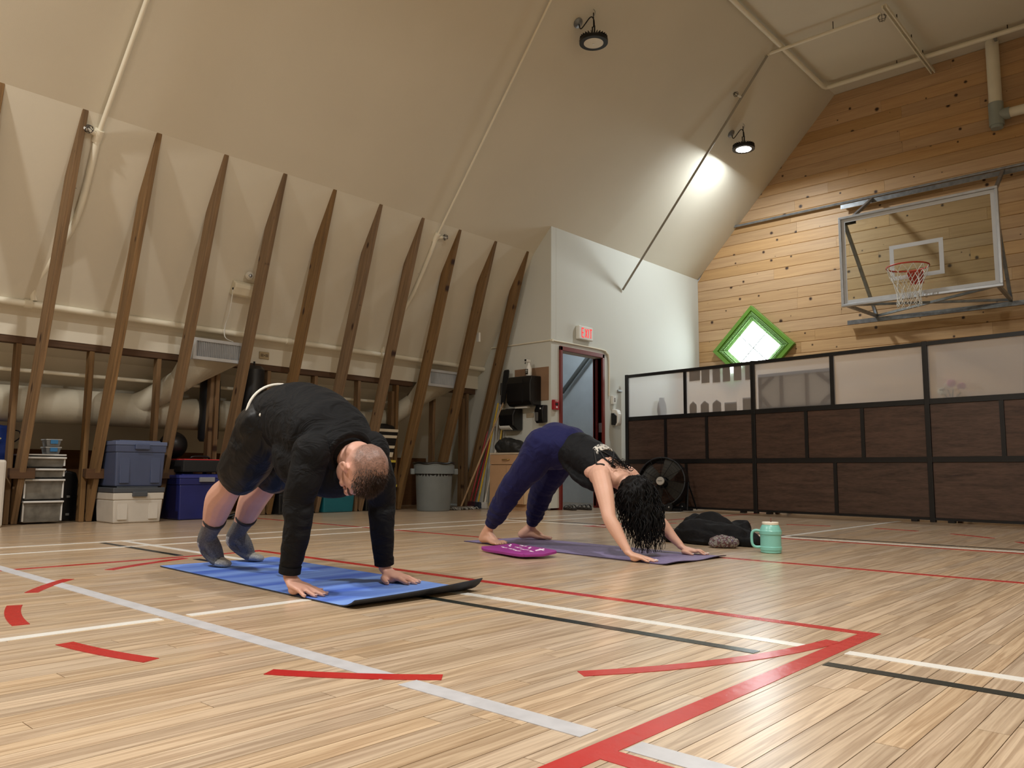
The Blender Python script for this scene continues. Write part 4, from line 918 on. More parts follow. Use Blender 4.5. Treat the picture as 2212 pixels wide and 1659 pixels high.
# brooms leaning in the corner
def pole_thing(name, pts, r, m, label, head=None, hm=None, cat='broom'):
    t = empty(name, V(pts[0]).to_tuple(), label, cat, 'cleaning tools leaning in the corner')
    MB().tube(pts, r, 8).build('handle', m, t, smooth='auto')
    if head:
        b = MB(); head(b); b.build('head', hm, t, bevel=0.003)
    return t
M_pole_r = pm('red_handle', (150, 34, 36), 0.45); M_pole_y = pm('yellow_handle', (206, 168, 36), 0.45); M_pole_w = pm('white_handle', (214, 206, 190), 0.5); M_pole_n = wood('wood_handle', (150, 116, 76), (200, 164, 118), scale=(20, 20, 2))
rb2 = [((-7.30, 7.32, 0.09), (-7.26, 7.64, 1.10), M_pole_r, 'dark red broom handle leaning against the last rafter'), ((-7.20, 7.30, 0.09), (-7.185, 7.64, 1.38), M_pole_y, 'yellow mop handle leaning beside the cabinet'), ((-7.12, 7.34, 0.08), (-7.14, 7.66, 1.12), M_pole_w, 'white broom handle leaning beside the cabinet'), ((-7.40, 7.36, 0.09), (-7.31, 7.62, 1.15), MATS['red_handle'], 'shorter red broom handle at the back of the corner'), ((-7.05, 7.40, 0.09), (-7.09, 7.66, 1.30), M_pole_y, 'yellow broom handle right beside the cabinet side')]
hc = [(60, 30, 40), (40, 46, 60), (190, 186, 180), (90, 30, 36), (200, 170, 60)]
for i, (p, q, m, lab) in enumerate(rb2):
    hm_ = pm('bristle_%d' % i, hc[i], 0.9, bump=0.6, bs=140, var=0.2)
    def hd(b, p=p): b.taper((p[0], p[1]), 0.004, 0.085, (0.10, 0.06), (0.06, 0.04))
    pole_thing('broom', [p, q], 0.011, m, lab, hd, hm_)
pole_thing('broom_stick', [(-7.235, 7.02, 0.02), (-7.02, 7.64, 1.50)], 0.012, M_pole_n, 'long bare wooden stick leaning across the corner by the cabinet', cat='stick')
ds = empty('dust_mop', (-7.2, 6.95, 0), 'grey fringed dust mop lying on the floor by the bin', 'mop')
b = MB(); rg = random.Random(9)
for k in range(170):
    y = rg.uniform(6.78, 7.16); a = rg.uniform(-1, 1); x = -7.16 + rg.uniform(-0.05, 0.05)
    b.tube([(x, y, 0.02), (x + 0.05 * a, y + rg.uniform(-0.02, 0.02), 0.03), (x + 0.09 * a, y + rg.uniform(-0.03, 0.03), 0.006)], 0.006, 5)
tag(b.build('fringe', pm('mop_fringe', (150, 148, 142), 0.95, var=0.2, vs=60), ds), kind='stuff')
b = MB(); b.box((-7.16, 6.97, 0.035), (0.05, 0.36, 0.012)); b.build('plate', M_steel, ds)

# sandals in front of the doorway
def sandal(x, y, a, label):
    t = empty('sandal', (x, y, 0), label, 'sandal', 'pair of dark sandals by the door')
    Mx = Matrix.Translation((x, y, 0)) @ Matrix.Rotation(a, 4, 'Z')
    pr = [(-0.03, -0.12), (0.03, -0.12), (0.042, -0.05), (0.038, 0.03), (0.046, 0.09), (0.025, 0.135), (-0.02, 0.14), (-0.046, 0.09), (-0.036, 0.03), (-0.038, -0.06)]
    b = MB(Mx); b.prism(pr, (0, 0, 0.001), (1, 0, 0), (0, 1, 0), 0.03); b.build('sole', pm('sandal_sole', (40, 36, 32), 0.8), t, bevel=0.006)
    for yy, hh in ((0.08, 0.038), (0.0, 0.046), (-0.08, 0.05)):
        b = MB(Mx); b.tube(spline([(-0.04, yy, 0.02), (-0.035, yy, hh), (0, yy, hh + 0.02), (0.035, yy, hh), (0.04, yy, 0.02)], 5), [(0.016, 0.004)] * 21, 8, side=(0, 1, 0)); b.build('strap', pm('sandal_strap', (64, 62, 58), 0.7, var=0.1), t, smooth='auto')
sandal(-6.20, 7.93, 1.2, 'left one of the dark strappy sandals by the door')
sandal(-6.12, 8.12, 1.35, 'right one of the dark strappy sandals by the door')

# things on the left wall
wn_ = V((0.8475, 0, -0.5307))                 # low wall, into the room
wt = V((0.5307, 0, 0.8475))
em = empty('emergency_light', (-7.27, 3.95, 2.2), 'beige emergency light unit with round bulb between fourth and fifth rafters', 'emergency light')
b = MB(Matrix.Translation((-7.30, 3.955, 2.235)))
b.prism([(0, 0), (0.06, -0.01), (0.085, 0.02), (0.09, 0.10), (0.075, 0.135), (0, 0.14)], (0, 0.135, 0), wn_, wt, 0.27); b.build('case', pm('beige_case', (222, 214, 190), 0.5), em, bevel=0.01)
b = MB(); b.lathe([(0.001, 0.05), (0.025, 0.045), (0.042, 0.02), (0.04, 0.0), (0.02, -0.02)], (-7.16, 3.955, 2.405), 22, (1, -0.2, -0.2)); bl = b.build('bulb', pm('bulb_glass', (224, 220, 206), 0.15, spec=0.8), em, smooth='auto')
b = MB(); b.lathe([(0.001, 0.056), (0.016, 0.055), (0.02, 0.045)], (-7.16, 3.955, 2.405), 14, (1, -0.2, -0.2)); b.build('reflector', M_steel, bl, smooth=True)
b = MB(); b.box((-7.215, 3.818, 2.26), (0.02, 0.006, 0.02)); b.build('socket', M_black, em)
b = MB(); b.tube(spline([(-7.215, 3.82, 2.25), (-7.30, 3.84, 2.05), (-7.42, 3.86, 1.90), (-7.44, 3.88, 1.80), (-7.37, 3.93, 1.755)], 5), 0.005, 6); b.build('cord', M_white, em, smooth=True)
ou = empty('wall_outlet', (-7.62, 4.42, 1.66), 'tan electrical outlet plate above the header beam', 'outlet')
b = MB(); b.box((-7.612, 4.42, 1.695), (0.014, 0.115, 0.075)); b.build('plate', pm('tan_plate', (170, 152, 118), 0.5), ou, bevel=0.003)
for s in (-0.028, 0.028): MB().box((-7.603, 4.42 + s, 1.695), (0.005, 0.03, 0.03)).build('socket', pm('socket_tan', (120, 104, 80), 0.5), ou)
b = MB(); b.box((-7.603, 4.42, 1.695), (0.006, 0.008, 0.008)); b.build('screw', M_black, ou)
b = MB(); b.box((-7.02, 7.085, 2.18), (0.05, 0.03, 0.12)); tag(b.build('sensor_box', M_white, bevel=0.004), 'small white sensor box beside the tenth rafter', 'sensor')
# ------------------------------------------------------------------ storage under the eave
M_lidgrey = pm('lid_grey', (70, 74, 80), 0.45, var=0.05)
def tote(xf, y0, y1, z0, h, dep, mb_, ml_, label, lidh=0.035, handle=None, ribs=True, taper=0.9, group='storage totes under the rafters'):
    yc, wd = (y0 + y1) / 2, y1 - y0
    t = empty('storage_tote', (xf - dep / 2, yc, z0), label, 'storage tote', group)
    zb = z0 + h - lidh; xc = xf - dep / 2
    b = MB(); b.taper((xc, yc), z0 + 0.001, zb - 0.06, (dep * taper, wd * taper), (dep * 0.955, wd * 0.955)); b.build('body', mb_, t, bevel=0.012, seg=2)
    b = MB(); b.taper((xc, yc), zb - 0.062, zb, (dep * 0.975, wd * 0.975), (dep * 0.985, wd * 0.985)); b.build('collar', mb_, t, bevel=0.008)
    if ribs:
        for s in (-0.33, 0.33): MB().taper((xf - dep * 0.045, yc + s * wd * 0.9), z0 + 0.03, zb - 0.062, (0.03, wd * 0.18), (0.012, wd * 0.2)).build('rib', mb_, t, bevel=0.005)
    b = MB(); b.box((xc, yc, zb + lidh / 2), (dep, wd, lidh)); b.box((xc, yc, zb + lidh + 0.004), (dep * 0.8, wd * 0.8, 0.012)); ld = b.build('lid', ml_, t, bevel=0.008)
    if handle is not None:
        b = MB(); b.box((xf + 0.008, yc, zb - 0.012), (0.03, wd * 0.28, 0.045)); b.build('latch', handle, ld, bevel=0.006)
    return t
M_slate = pm('slate_plastic', (70, 80, 108), 0.4, var=0.04); M_slatel = pm('slate_lid', (92, 104, 136), 0.4, var=0.03)
M_putty = pm('putty_white', (198, 192, 182), 0.45, var=0.04); M_bluep = pm('royal_plastic', (30, 37, 100), 0.4, var=0.06); M_bluel = pm('royal_lid', (48, 56, 128), 0.4, var=0.04)
M_teal = pm('teal_plastic', (18, 92, 102), 0.4, var=0.05); M_bk = pm('tote_black', (18, 18, 20), 0.45, var=0.08); M_yel = pm('tote_yellow', (222, 200, 80), 0.45, var=0.04)
tote(-7.20, 2.795, 3.245, 0.0, 0.31, 0.42, M_putty, M_lidgrey, 'off-white tote with dark grey lid, under the slate blue tote', lidh=0.045, handle=M_lidgrey)
tote(-7.22, 2.80, 3.255, 0.318, 0.40, 0.42, M_slate, M_slatel, 'slate blue tote stacked on the off-white tote', handle=M_slate)
tote(-7.28, 3.41, 3.945, 0.0, 0.42, 0.5, M_bluep, M_bluel, 'royal blue tote with grey latch beneath the red-topped case', lidh=0.03, handle=pm('latch_grey', (132, 134, 140), 0.4), ribs=False)
tote(-7.52, 4.61, 5.03, 0.0, 0.31, 0.42, M_bk, M_yel, 'black tote with yellow lid left of the teal tote', lidh=0.03)
b = MB(); b.box((-7.508, 4.70, 0.145), (0.004, 0.09, 0.06)); tag(b.build('shipping_label', pm('label_print', (206, 200, 150), 0.7, var=0.3, vs=60)), 'small printed paper label on the black yellow-lidded tote', 'label')
tote(-7.56, 5.20, 5.64, 0.0, 0.29, 0.42, M_teal, M_teal, 'teal tote on the floor seen below the man', ribs=False)
tote(-7.58, 5.80, 6.27, 0.0, 0.31, 0.42, M_bk, M_yel, 'black tote with yellow lid at the bottom, right of the teal tote', lidh=0.03)
tote(-7.60, 5.81, 6.26, 0.326, 0.28, 0.40, M_bk, M_yel, 'black tote with yellow lid stacked on another, under the striped bag', lidh=0.03)
# red and black case on the blue tote
rc = empty('tool_case', (-7.55, 3.66, 0.44), 'black soft case with red top lying on the royal blue tote', 'case')
b = MB(); b.box((-7.53, 3.665, 0.505), (0.46, 0.43, 0.115)); b.build('body', M_blackmat, rc, bevel=0.012)
M_redf = pm('red_fabric', (196, 44, 46), 0.7, var=0.06, bump=0.1, bs=200)
for x0, x1 in ((-7.36, -7.315), (-7.66, -7.42)): MB().box(((x0 + x1) / 2, 3.665, 0.567), (x1 - x0, 0.40, 0.010)).build('red_top', M_redf, rc, bevel=0.003)
b = MB(); b.tube(spline([(-7.39, 3.56, 0.57), (-7.38, 3.58, 0.595), (-7.38, 3.72, 0.595), (-7.39, 3.75, 0.57)], 5), 0.011, 8); b.build('handle', M_black, rc, smooth=True)
# drawer unit
du = empty('drawer_tower', (-7.75, 2.30, 0), 'clear plastic drawer tower with white rims behind the second rafter', 'drawer tower')
M_rim = pm('rim_white', (206, 206, 204), 0.4, var=0.03); M_clear = pm('cloudy_plastic', (112, 109, 102), 0.25, var=0.25, vs=9, alpha=0.85)
b = MB(); b.box((-7.76, 2.362, 0.30), (0.30, 0.30, 0.56)); b.build('carcass', pm('tower_dark', (76, 74, 72), 0.5, var=0.2, vs=8), du)
for z0, z1 in ((0.015, 0.195), (0.21, 0.38), (0.395, 0.47), (0.485, 0.57)):
    b = MB(); b.taper((-7.68, 2.362), z0, z1, (0.22, 0.285), (0.26, 0.30)); dr = b.build('drawer', M_clear, du, bevel=0.006)
    b = MB(); b.box((-7.555, 2.362, z1 - 0.006), (0.045, 0.315, 0.016)); b.build('rim', M_rim, dr, bevel=0.004)
    for s in (-1, 1): MB().box((-7.562, 2.362 + s * 0.148, (z0 + z1) / 2), (0.014, 0.012, z1 - z0 - 0.02)).build('rim', M_rim, dr)
b = MB(); b.box((-7.72, 2.362, 0.589), (0.34, 0.32, 0.012)); b.build('top', M_rim, du, bevel=0.004)
b = MB(); b.lathe([(0.001, 0.003), (0.032, 0.002), (0.032, 0)], (-7.567, 2.285, 0.10), 20, (1, 0, 0)); st = b.build('sticker', pm('round_sticker', (170, 164, 150), 0.6, var=0.15, vs=40), du)
for i, (z, lab) in enumerate(((0.5965, 'clear lidded food box with blue clip, lower of the two'), (0.6645, 'clear lidded food box with blue clip, on top of another'))):
    t = empty('food_box', (-7.70, 2.44, z), lab, 'food box', 'small clear food boxes on the drawer tower')
    b = MB(); b.taper((-7.70, 2.44), z, z + 0.052, (0.11, 0.10), (0.13, 0.12)); b.build('box', pm('clear_box', (150, 154, 156), 0.15, alpha=0.6, var=0.05), t, bevel=0.005)
    b = MB(); b.box((-7.70, 2.44, z + 0.059), (0.14, 0.13, 0.012)); b.build('lid', pm('clear_lid', (186, 190, 192), 0.2, alpha=0.8, var=0.05), t, bevel=0.003)
    b = MB(); b.box((-7.628, 2.44, z + 0.04), (0.008, 0.06, 0.035)); b.build('clip', pm('clip_blue', (60, 130, 190), 0.3), t, bevel=0.003)
# blue bag on the tower's far side
bg = empty('blue_bag', (-7.85, 2.07, 0.46), 'bright blue reusable bag with cream spark print behind the rafters', 'bag')
b = MB(); b.taper((-7.90, 1.97), 0.46, 0.84, (0.20, 0.42), (0.16, 0.36)); b.ell((-7.88, 1.97, 0.81), (0.09, 0.18, 0.05)); me = remesh(b, 0.012, 5)
for v in me.vertices: v.co += V((1, 0.3, 0)) * noise.noise(v.co * 11) * 0.02
obj('sack', me, pm('bag_blue', (22, 62, 158), 0.6, var=0.12, bump=0.2, bs=30), bg)
M_spark = pm('spark_cream', (224, 214, 160), 0.6)
for k in range(6):
    a = math.pi / 3 * k + 0.3; c = V((-7.772, 1.985, 0.70)); e = V((0, math.cos(a), math.sin(a)))
    b = MB(); b.tube([c + e * 0.035 + V((0.01, 0, 0)), c + e * 0.06 + V((0.012, 0, 0)), c + e * 0.085 + V((0.008, 0, 0))], [(0.006, 0.010), (0.008, 0.012), (0.004, 0.006)], 8, dome=True); b.build('print_mark', M_spark, bg)
b = MB(); b.tube(spline([(-7.80, 2.16, 0.80), (-7.76, 2.20, 0.79), (-7.76, 2.21, 0.74), (-7.80, 2.18, 0.70)], 5), 0.006, 6); b.build('strap', M_blackmat, bg, smooth=True)
b = MB(); b.box((-7.92, 1.96, 0.23), (0.30, 0.42, 0.45)); tag(b.build('dark_crate', pm('crate_dark', (32, 30, 34), 0.7, var=0.2), bevel=0.01), 'dark crate carrying the bright blue bag', 'crate')
b = MB(); b.box((-7.47, 1.86, 0.27), (0.28, 0.30, 0.54)); tag(b.build('white_bin', M_putty, bevel=0.02), 'pale bin partly cut by the left picture edge', 'bin')
# instrument cases and dark things between studs
ic = empty('instrument_case', (-7.93, 2.68, 0), 'tall black case standing in the dark between two studs', 'case')
b = MB(); b.prism([(-0.10, 0), (0.10, 0), (0.10, 0.30), (0.06, 0.44), (-0.04, 0.46), (-0.10, 0.34)], (-8.0, 2.66, 0.001), (0, 1, 0), (0, 0, 1), 0.14); b.build('shell', M_black, ic, bevel=0.02, seg=3)
for z in (0.06, 0.22): MB().box((-7.857, 2.66, z), (0.012, 0.03, 0.02)).build('clasp', M_steel, ic, bevel=0.002)
b = MB(); b.box((-7.75, 2.87, 0.25), (0.3, 0.05, 0.5)); tag(b.build('folded_board', M_blackmat, bevel=0.006), 'black folded board standing behind the off-white tote', 'board')
b = MB(); b.ell((-7.86, 3.60, 0.715), (0.135, 0.135, 0.135), n=24, m=16); tag(b.build('exercise_ball', pm('ball_black', (22, 23, 26), 0.4), smooth=True), 'black exercise ball resting behind the red-topped case', 'ball')
b = MB(); b.box((-7.93, 3.60, 0.29), (0.24, 0.40, 0.575)); tag(b.build('storage_crate', pm('crate_dark', (32, 30, 34), 0.7), bevel=0.01), 'dark crate behind the blue tote carrying the ball', 'crate')
def punch_bag(x, y, z0, z1, r, label):
    t = empty('punching_bag', (x, y, z0), label, 'punching bag', 'long black bags hanging from the beam')
    b = MB(); b.lathe([(r * 0.8, 0), (r, 0.03), (r * 1.02, (z1 - z0) * 0.5), (r, z1 - z0 - 0.04), (r * 0.7, z1 - z0)], (x, y, z0), 24); b.build('body', pm('vinyl_black', (24, 25, 28), 0.42, var=0.15), t, smooth='auto')
    b = MB(); b.tube([(x, y, z1), (x, y, z1 + 0.05)], 0.01, 8); b.build('strap', M_blackmat, t)
punch_bag(-7.80, 3.93, 0.76, 1.43, 0.10, 'black hanging bag left of the man, behind a stud')
punch_bag(-7.56, 4.28, 0.55, 1.56, 0.11, 'black hanging bag right behind the lower back of the man')
b = MB(); b.tube([(-7.80, 3.90, 0.60), (-7.80, 3.90, 0.757)], 0.008, 8); tag(b.build('bag_tether', M_steel), 'thin metal rod under the left hanging bag', 'rod')
# speaker stand base and cables by the blue tote
ss = empty('tripod_stand', (-7.12, 3.90, 0), 'black tripod stand folded on the floor behind the legs of the man', 'stand')
b = MB(); b.tube([(-7.18, 4.03, 0.06), (-7.18, 4.03, 0.55)], 0.013, 10); b.build('pole', M_black, ss, smooth='auto')
for dx, dy in ((0.10, -0.28), (0.14, 0.02), (-0.02, -0.2)): MB().tube([(-7.18, 4.03, 0.07), (-7.18 + dx, 4.03 + dy, 0.016)], 0.013, 8).build('leg', M_black, ss, smooth='auto')
b = MB(); b.tube([(-7.18, 4.03, 0.05), (-7.18, 4.03, 0.13)], 0.03, 12); b.build('collar', M_black, ss, smooth='auto')
cb_ = MB(); rg = random.Random(12)
cb_.tube(spline([(-7.10 + rg.uniform(-0.06, 0.06), 3.62 + 0.022 * k + rg.uniform(-0.04, 0.04), 0.012 + rg.uniform(0, 0.03)) for k in range(14)], 4), 0.010, 6)
tag(cb_.build('cable', M_black, smooth=True), 'tangled black cable on the floor before the royal blue tote', 'cable')
# striped bag
sb_ = empty('striped_bag', (-7.72, 6.08, 0.63), 'black and cream striped bag sitting behind the shoulder of the man', 'bag')
M_str = pm('bag_black', (16, 16, 18), 0.5); M_crm = pm('bag_cream', (222, 212, 190), 0.7, var=0.04)
zs = [0.64, 0.70, 0.745, 0.78, 0.82, 0.87, 0.905, 0.945, 0.98]
for i in range(8):
    z0, z1 = zs[i], zs[i + 1]; w0 = lambda z: 0.30 + 0.28 * (z - 0.64)
    b = MB(); b.taper((-7.66, 6.02 + 0.12 * (z0 - 0.64)), z0, z1, (0.20, w0(z0)), (0.20, w0(z1)), (-7.66, 6.02 + 0.12 * (z1 - 0.64))); b.build('stripe', M_crm if i in (0, 2, 5, 7) else M_str, sb_, bevel=0.004)
b = MB(); b.ell((-7.66, 6.07, 1.0), (0.10, 0.19, 0.05)); b.build('top', M_str, sb_, smooth=True)
# trash can
tc_ = empty('trash_can', (-7.17, 6.50, 0), 'round grey trash can with black liner near the last rafters', 'trash can')
M_can = pm('can_grey', (112, 118, 118), 0.5, var=0.04)
b = MB(); b.lathe([(0.001, 0.002), (0.19, 0.002), (0.20, 0.02), (0.222, 0.44), (0.226, 0.45)], (-7.17, 6.50, 0), 40); b.build('body', M_can, tc_, smooth='auto')
b = MB(); b.lathe([(0.226, 0.445), (0.243, 0.445), (0.247, 0.545), (0.252, 0.55), (0.252, 0.565), (0.235, 0.565), (0.225, 0.45)], (-7.17, 6.50, 0), 40, caps=False); b.build('rim', M_can, tc_, smooth='auto')
b = MB(); b.tube([(-7.17 + 0.247 * math.cos(a), 6.50 + 0.247 * math.sin(a), 0.567 + 0.006 * math.sin(a * 7)) for a in [2 * math.pi * k / 40 for k in range(40)]], 0.014, 8, closed=True); b.build('liner', M_black, tc_, smooth=True)
b = MB(); b.lathe([(0.001, 0.40), (0.22, 0.41), (0.235, 0.56)], (-7.17, 6.50, 0), 32, caps=False); b.build('liner_inside', M_blackmat, tc_, smooth=True)
for a in (1.0, 4.1):
    c = V((-7.17 + 0.26 * math.cos(a), 6.50 + 0.26 * math.sin(a), 0.47)); b = MB(); b.box(c, (0.05, 0.13, 0.07), Matrix.Rotation(a, 3, 'Z')); b.build('handle', M_can, tc_, bevel=0.01)

# ------------------------------------------------------------------ things on the court
def mat_sheet(name, c0, c1, c2, c3, m_top, m_bot, label, curl, th=0.005):
    """c0,c1 near edge left/right; c3,c2 far edge left/right; curl(u, v) = lift"""
    t = empty(name, ((c0[0] + c2[0]) / 2, (c0[1] + c2[1]) / 2, 0), label, 'yoga mat')
    nu, nv = 60, 22; b = MB(); vs = []
    for lay in (0, 1):
        for i in range(nu + 1):
            for j in range(nv + 1):
                u, v = i / nu, j / nv
                x = (c0[0] * (1 - u) + c1[0] * u) * (1 - v) + (c3[0] * (1 - u) + c2[0] * u) * v
                y = (c0[1] * (1 - u) + c1[1] * u) * (1 - v) + (c3[1] * (1 - u) + c2[1] * u) * v
                z, back = curl(u, v)
                vs.append((x - back, y, z + 0.0012 + (th if lay == 0 else 0)))
    k = (nu + 1) * (nv + 1); I = lambda i, j, l=0: l * k + i * (nv + 1) + j
    top = [(I(i, j), I(i + 1, j), I(i + 1, j + 1), I(i, j + 1)) for i in range(nu) for j in range(nv)]
    bot = [(I(i, j, 1), I(i, j + 1, 1), I(i + 1, j + 1, 1), I(i + 1, j, 1)) for i in range(nu) for j in range(nv)]
    sd = []
    for i in range(nu): sd += [(I(i, 0), I(i, 0, 1), I(i + 1, 0, 1), I(i + 1, 0)), (I(i, nv), I(i + 1, nv), I(i + 1, nv, 1), I(i, nv, 1))]
    for j in range(nv): sd += [(I(0, j), I(0, j + 1), I(0, j + 1, 1), I(0, j, 1)), (I(nu, j), I(nu, j, 1), I(nu, j + 1, 1), I(nu, j + 1))]
    b.cm = 0; b.add(vs, []); b.f += top; b.mi += [0] * len(top); b.f += bot + sd; b.mi += [1] * (len(bot) + len(sd))
    b.build('sheet', [m_top, m_bot], t, smooth='auto'); return t
def streaky(name, a, c, sc, rough=0.6):
    m, nt, bs_ = _base(name); N, L = nt.nodes, nt.links; bs_.inputs['Roughness'].default_value = rough
    g = N.new('ShaderNodeNewGeometry'); mp = N.new('ShaderNodeMapping'); mp.inputs['Scale'].default_value = sc; L.new(g.outputs['Position'], mp.inputs[0])
    n = N.new('ShaderNodeTexNoise'); n.inputs['Scale'].default_value = 1; n.inputs['Detail'].default_value = 4; L.new(mp.outputs[0], n.inputs[0])
    r = N.new('ShaderNodeValToRGB'); r.color_ramp.elements[0].position = 0.36; r.color_ramp.elements[1].position = 0.66; r.color_ramp.elements[0].color = lin(a); r.color_ramp.elements[1].color = lin(c)
    L.new(n.outputs['Fac'], r.inputs[0]); L.new(r.outputs[0], bs_.inputs['Base Color'])
    n2 = N.new('ShaderNodeTexNoise'); n2.inputs['Scale'].default_value = 420; L.new(g.outputs['Position'], n2.inputs[0]); bp = N.new('ShaderNodeBump'); bp.inputs['Strength'].default_value = 0.15; bp.inputs['Distance'].default_value = 0.002
    L.new(n2.outputs['Fac'], bp.inputs['Height']); L.new(bp.outputs[0], bs_.inputs['Normal']); return m
M_matb = streaky('mat_blue', (62, 98, 190), (122, 158, 226), (9, 1.0, 9)); M_matd = pm('mat_under', (44, 50, 62), 0.8, var=0.05)
M_matp = streaky('mat_purple', (112, 101, 138), (128, 116, 154), (30, 30, 30)); M_matpd = pm('mat_purple_under', (58, 48, 76), 0.8)
def curl_b(u, v):
    z = 0.0; bk = 0.0
    if u > 0.93:
        s = (u - 0.93) / 0.07; z += s * s * (0.026 + 0.022 * v * v); bk = s * s * 0.02
    if v > 0.93 and u < 0.08: z += 0.004
    return z, bk
def curl_p(u, v):
    z = 0.0
    if u > 0.96: z += ((u - 0.96) / 0.04) ** 2 * (0.006 + 0.004 * math.sin(9 * v))
    return z, 0.0
mat_sheet('yoga_mat', (-3.885, 1.748), (-2.225, 1.682), (-2.205, 2.285), (-3.835, 2.335), M_matb, M_matd, 'blue streaky yoga mat with curled end under the man', curl_b)
mat_sheet('yoga_mat', (-3.885, 3.805), (-2.176, 3.582), (-2.150, 4.178), (-3.81, 4.33), M_matp, M_matpd, 'purple yoga mat under the woman', curl_p, 0.004)
# foam kneeling pad
kp = empty('kneeling_pad', (-3.08, 3.46, 0), 'magenta foam kneeling pad with white scribbled print beside purple mat', 'kneeling pad')
u_ = V((0.556, -0.19, 0)).normalized(); v_ = V((0.19, 0.556, 0)).normalized(); pc = V((-3.085, 3.455, 0))
hl, hw_ = 0.285, 0.13; nu, nv = 28, 14; vs = []; 
def padz(s, t): return 0.007 + 0.010 * (s * s) + 0.012 * max(0, t) * 1.0 + 0.004 * math.sin(3 * s + 1)
def padp(s, t):
    r = 1 - 0.10 * (abs(s) ** 6) * (abs(t) ** 1.0); r2 = 1 - 0.22 * (abs(t) ** 6) * (abs(s) ** 4)
    return pc + u_ * hl * s * r + v_ * hw_ * t * r2
for lay in (0, 1):
    for i in range(nu + 1):
        for j in range(nv + 1):
            s, t = 2 * i / nu - 1, 2 * j / nv - 1; p = padp(s, t); edge = max(abs(s), abs(t)); p.z = padz(s, t) + (0.020 - 0.008 * edge ** 10 if lay == 0 else 0); vs.append(p)
k = (nu + 1) * (nv + 1); I = lambda i, j, l=0: l * k + i * (nv + 1) + j
fs = [(I(i, j), I(i + 1, j), I(i + 1, j + 1), I(i, j + 1)) for i in range(nu) for j in range(nv)] + [(I(i, j, 1), I(i, j + 1, 1), I(i + 1, j + 1, 1), I(i + 1, j, 1)) for i in range(nu) for j in range(nv)]
for i in range(nu): fs += [(I(i, 0), I(i, 0, 1), I(i + 1, 0, 1), I(i + 1, 0)), (I(i, nv), I(i + 1, nv), I(i + 1, nv, 1), I(i, nv, 1))]
for j in range(nv): fs += [(I(0, j), I(0, j + 1), I(0, j + 1, 1), I(0, j, 1)), (I(nu, j), I(nu, j, 1), I(nu, j + 1, 1), I(nu, j + 1))]
b = MB(); b.add(vs, fs); b.build('foam', pm('foam_magenta', (142, 46, 130), 0.65, var=0.05, bump=0.1, bs=200), kp, smooth='auto')
M_scr = pm('print_white', (236, 220, 236), 0.6)
for s0, t0, s1, t1 in ((-0.75, 0.55, -0.5, 0.2), (-0.45, 0.7, -0.15, 0.62), (-0.3, 0.25, 0.0, 0.2), (0.05, 0.6, 0.22, 0.3), (0.12, 0.0, 0.4, 0.05), (0.45, 0.55, 0.75, 0.35), (0.5, 0.0, 0.72, -0.15), (-0.6, -0.1, -0.3, -0.2), (-0.15, -0.25, 0.1, -0.3), (0.2, -0.45, 0.5, -0.5), (-0.2, 0.75, -0.28, 0.4), (0.6, 0.6, 0.62, 0.1)):
    pts = [padp(s0 + (s1 - s0) * q / 4, t0 + (t1 - t0) * q / 4 + 0.05 * math.sin(q * 2.2)) for q in range(5)]
    for q, p in enumerate(pts): p.z = padz(s0 + (s1 - s0) * q / 4, t0 + (t1 - t0) * q / 4) + 0.0205
    MB().tube(pts, [(0.006, 0.0012)] * 5, 6, side=tuple(v_)).build('print_mark', M_scr, kp)
# mug
mgm = empty('tumbler_mug', (-2.082, 4.615, 0), 'mint green handled tumbler with white lid on the floor', 'mug')
M_mint = pm('mint_plastic', (128, 196, 186), 0.3, var=0.03)
mc = (-2.082, 4.615, 0.0)
b = MB(); b.lathe([(0.001, 0.001), (0.056, 0.001), (0.060, 0.005), (0.060, 0.017), (0.063, 0.019), (0.064, 0.036), (0.0605, 0.040), (0.0605, 0.108), (0.0645, 0.112), (0.0655, 0.130), (0.062, 0.134), (0.061, 0.140), (0.052, 0.160), (0.048, 0.166), (0.044, 0.1665)], mc, 40); b.build('body', M_mint, mgm, smooth='auto')
b = MB(); b.lathe([(0.044, 0.166), (0.0475, 0.168), (0.049, 0.180), (0.047, 0.183), (0.001, 0.183)], mc, 36, caps=False); b.build('lid', pm('lid_cream', (232, 224, 208), 0.4), mgm, smooth='auto')
hd_ = V((-0.90, -0.44, 0)).normalized(); c0 = V(mc)
b = MB(); b.tube(spline([c0 + hd_ * 0.058 + V((0, 0, 0.128)), c0 + hd_ * 0.088 + V((0, 0, 0.131)), c0 + hd_ * 0.107 + V((0, 0, 0.113)), c0 + hd_ * 0.107 + V((0, 0, 0.055)), c0 + hd_ * 0.090 + V((0, 0, 0.034)), c0 + hd_ * 0.058 + V((0, 0, 0.033))], 6), [(0.008, 0.0085)] * 31, 10); b.build('handle', M_mint, mgm, smooth=True)
b = MB(); b.tube([c0 + V((0.006, -0.004, 0.18)), c0 + V((0.007, -0.005, 0.207))], 0.0045, 10); b.build('straw', pm('straw_brown', (112, 80, 72), 0.4), mgm, smooth='auto')
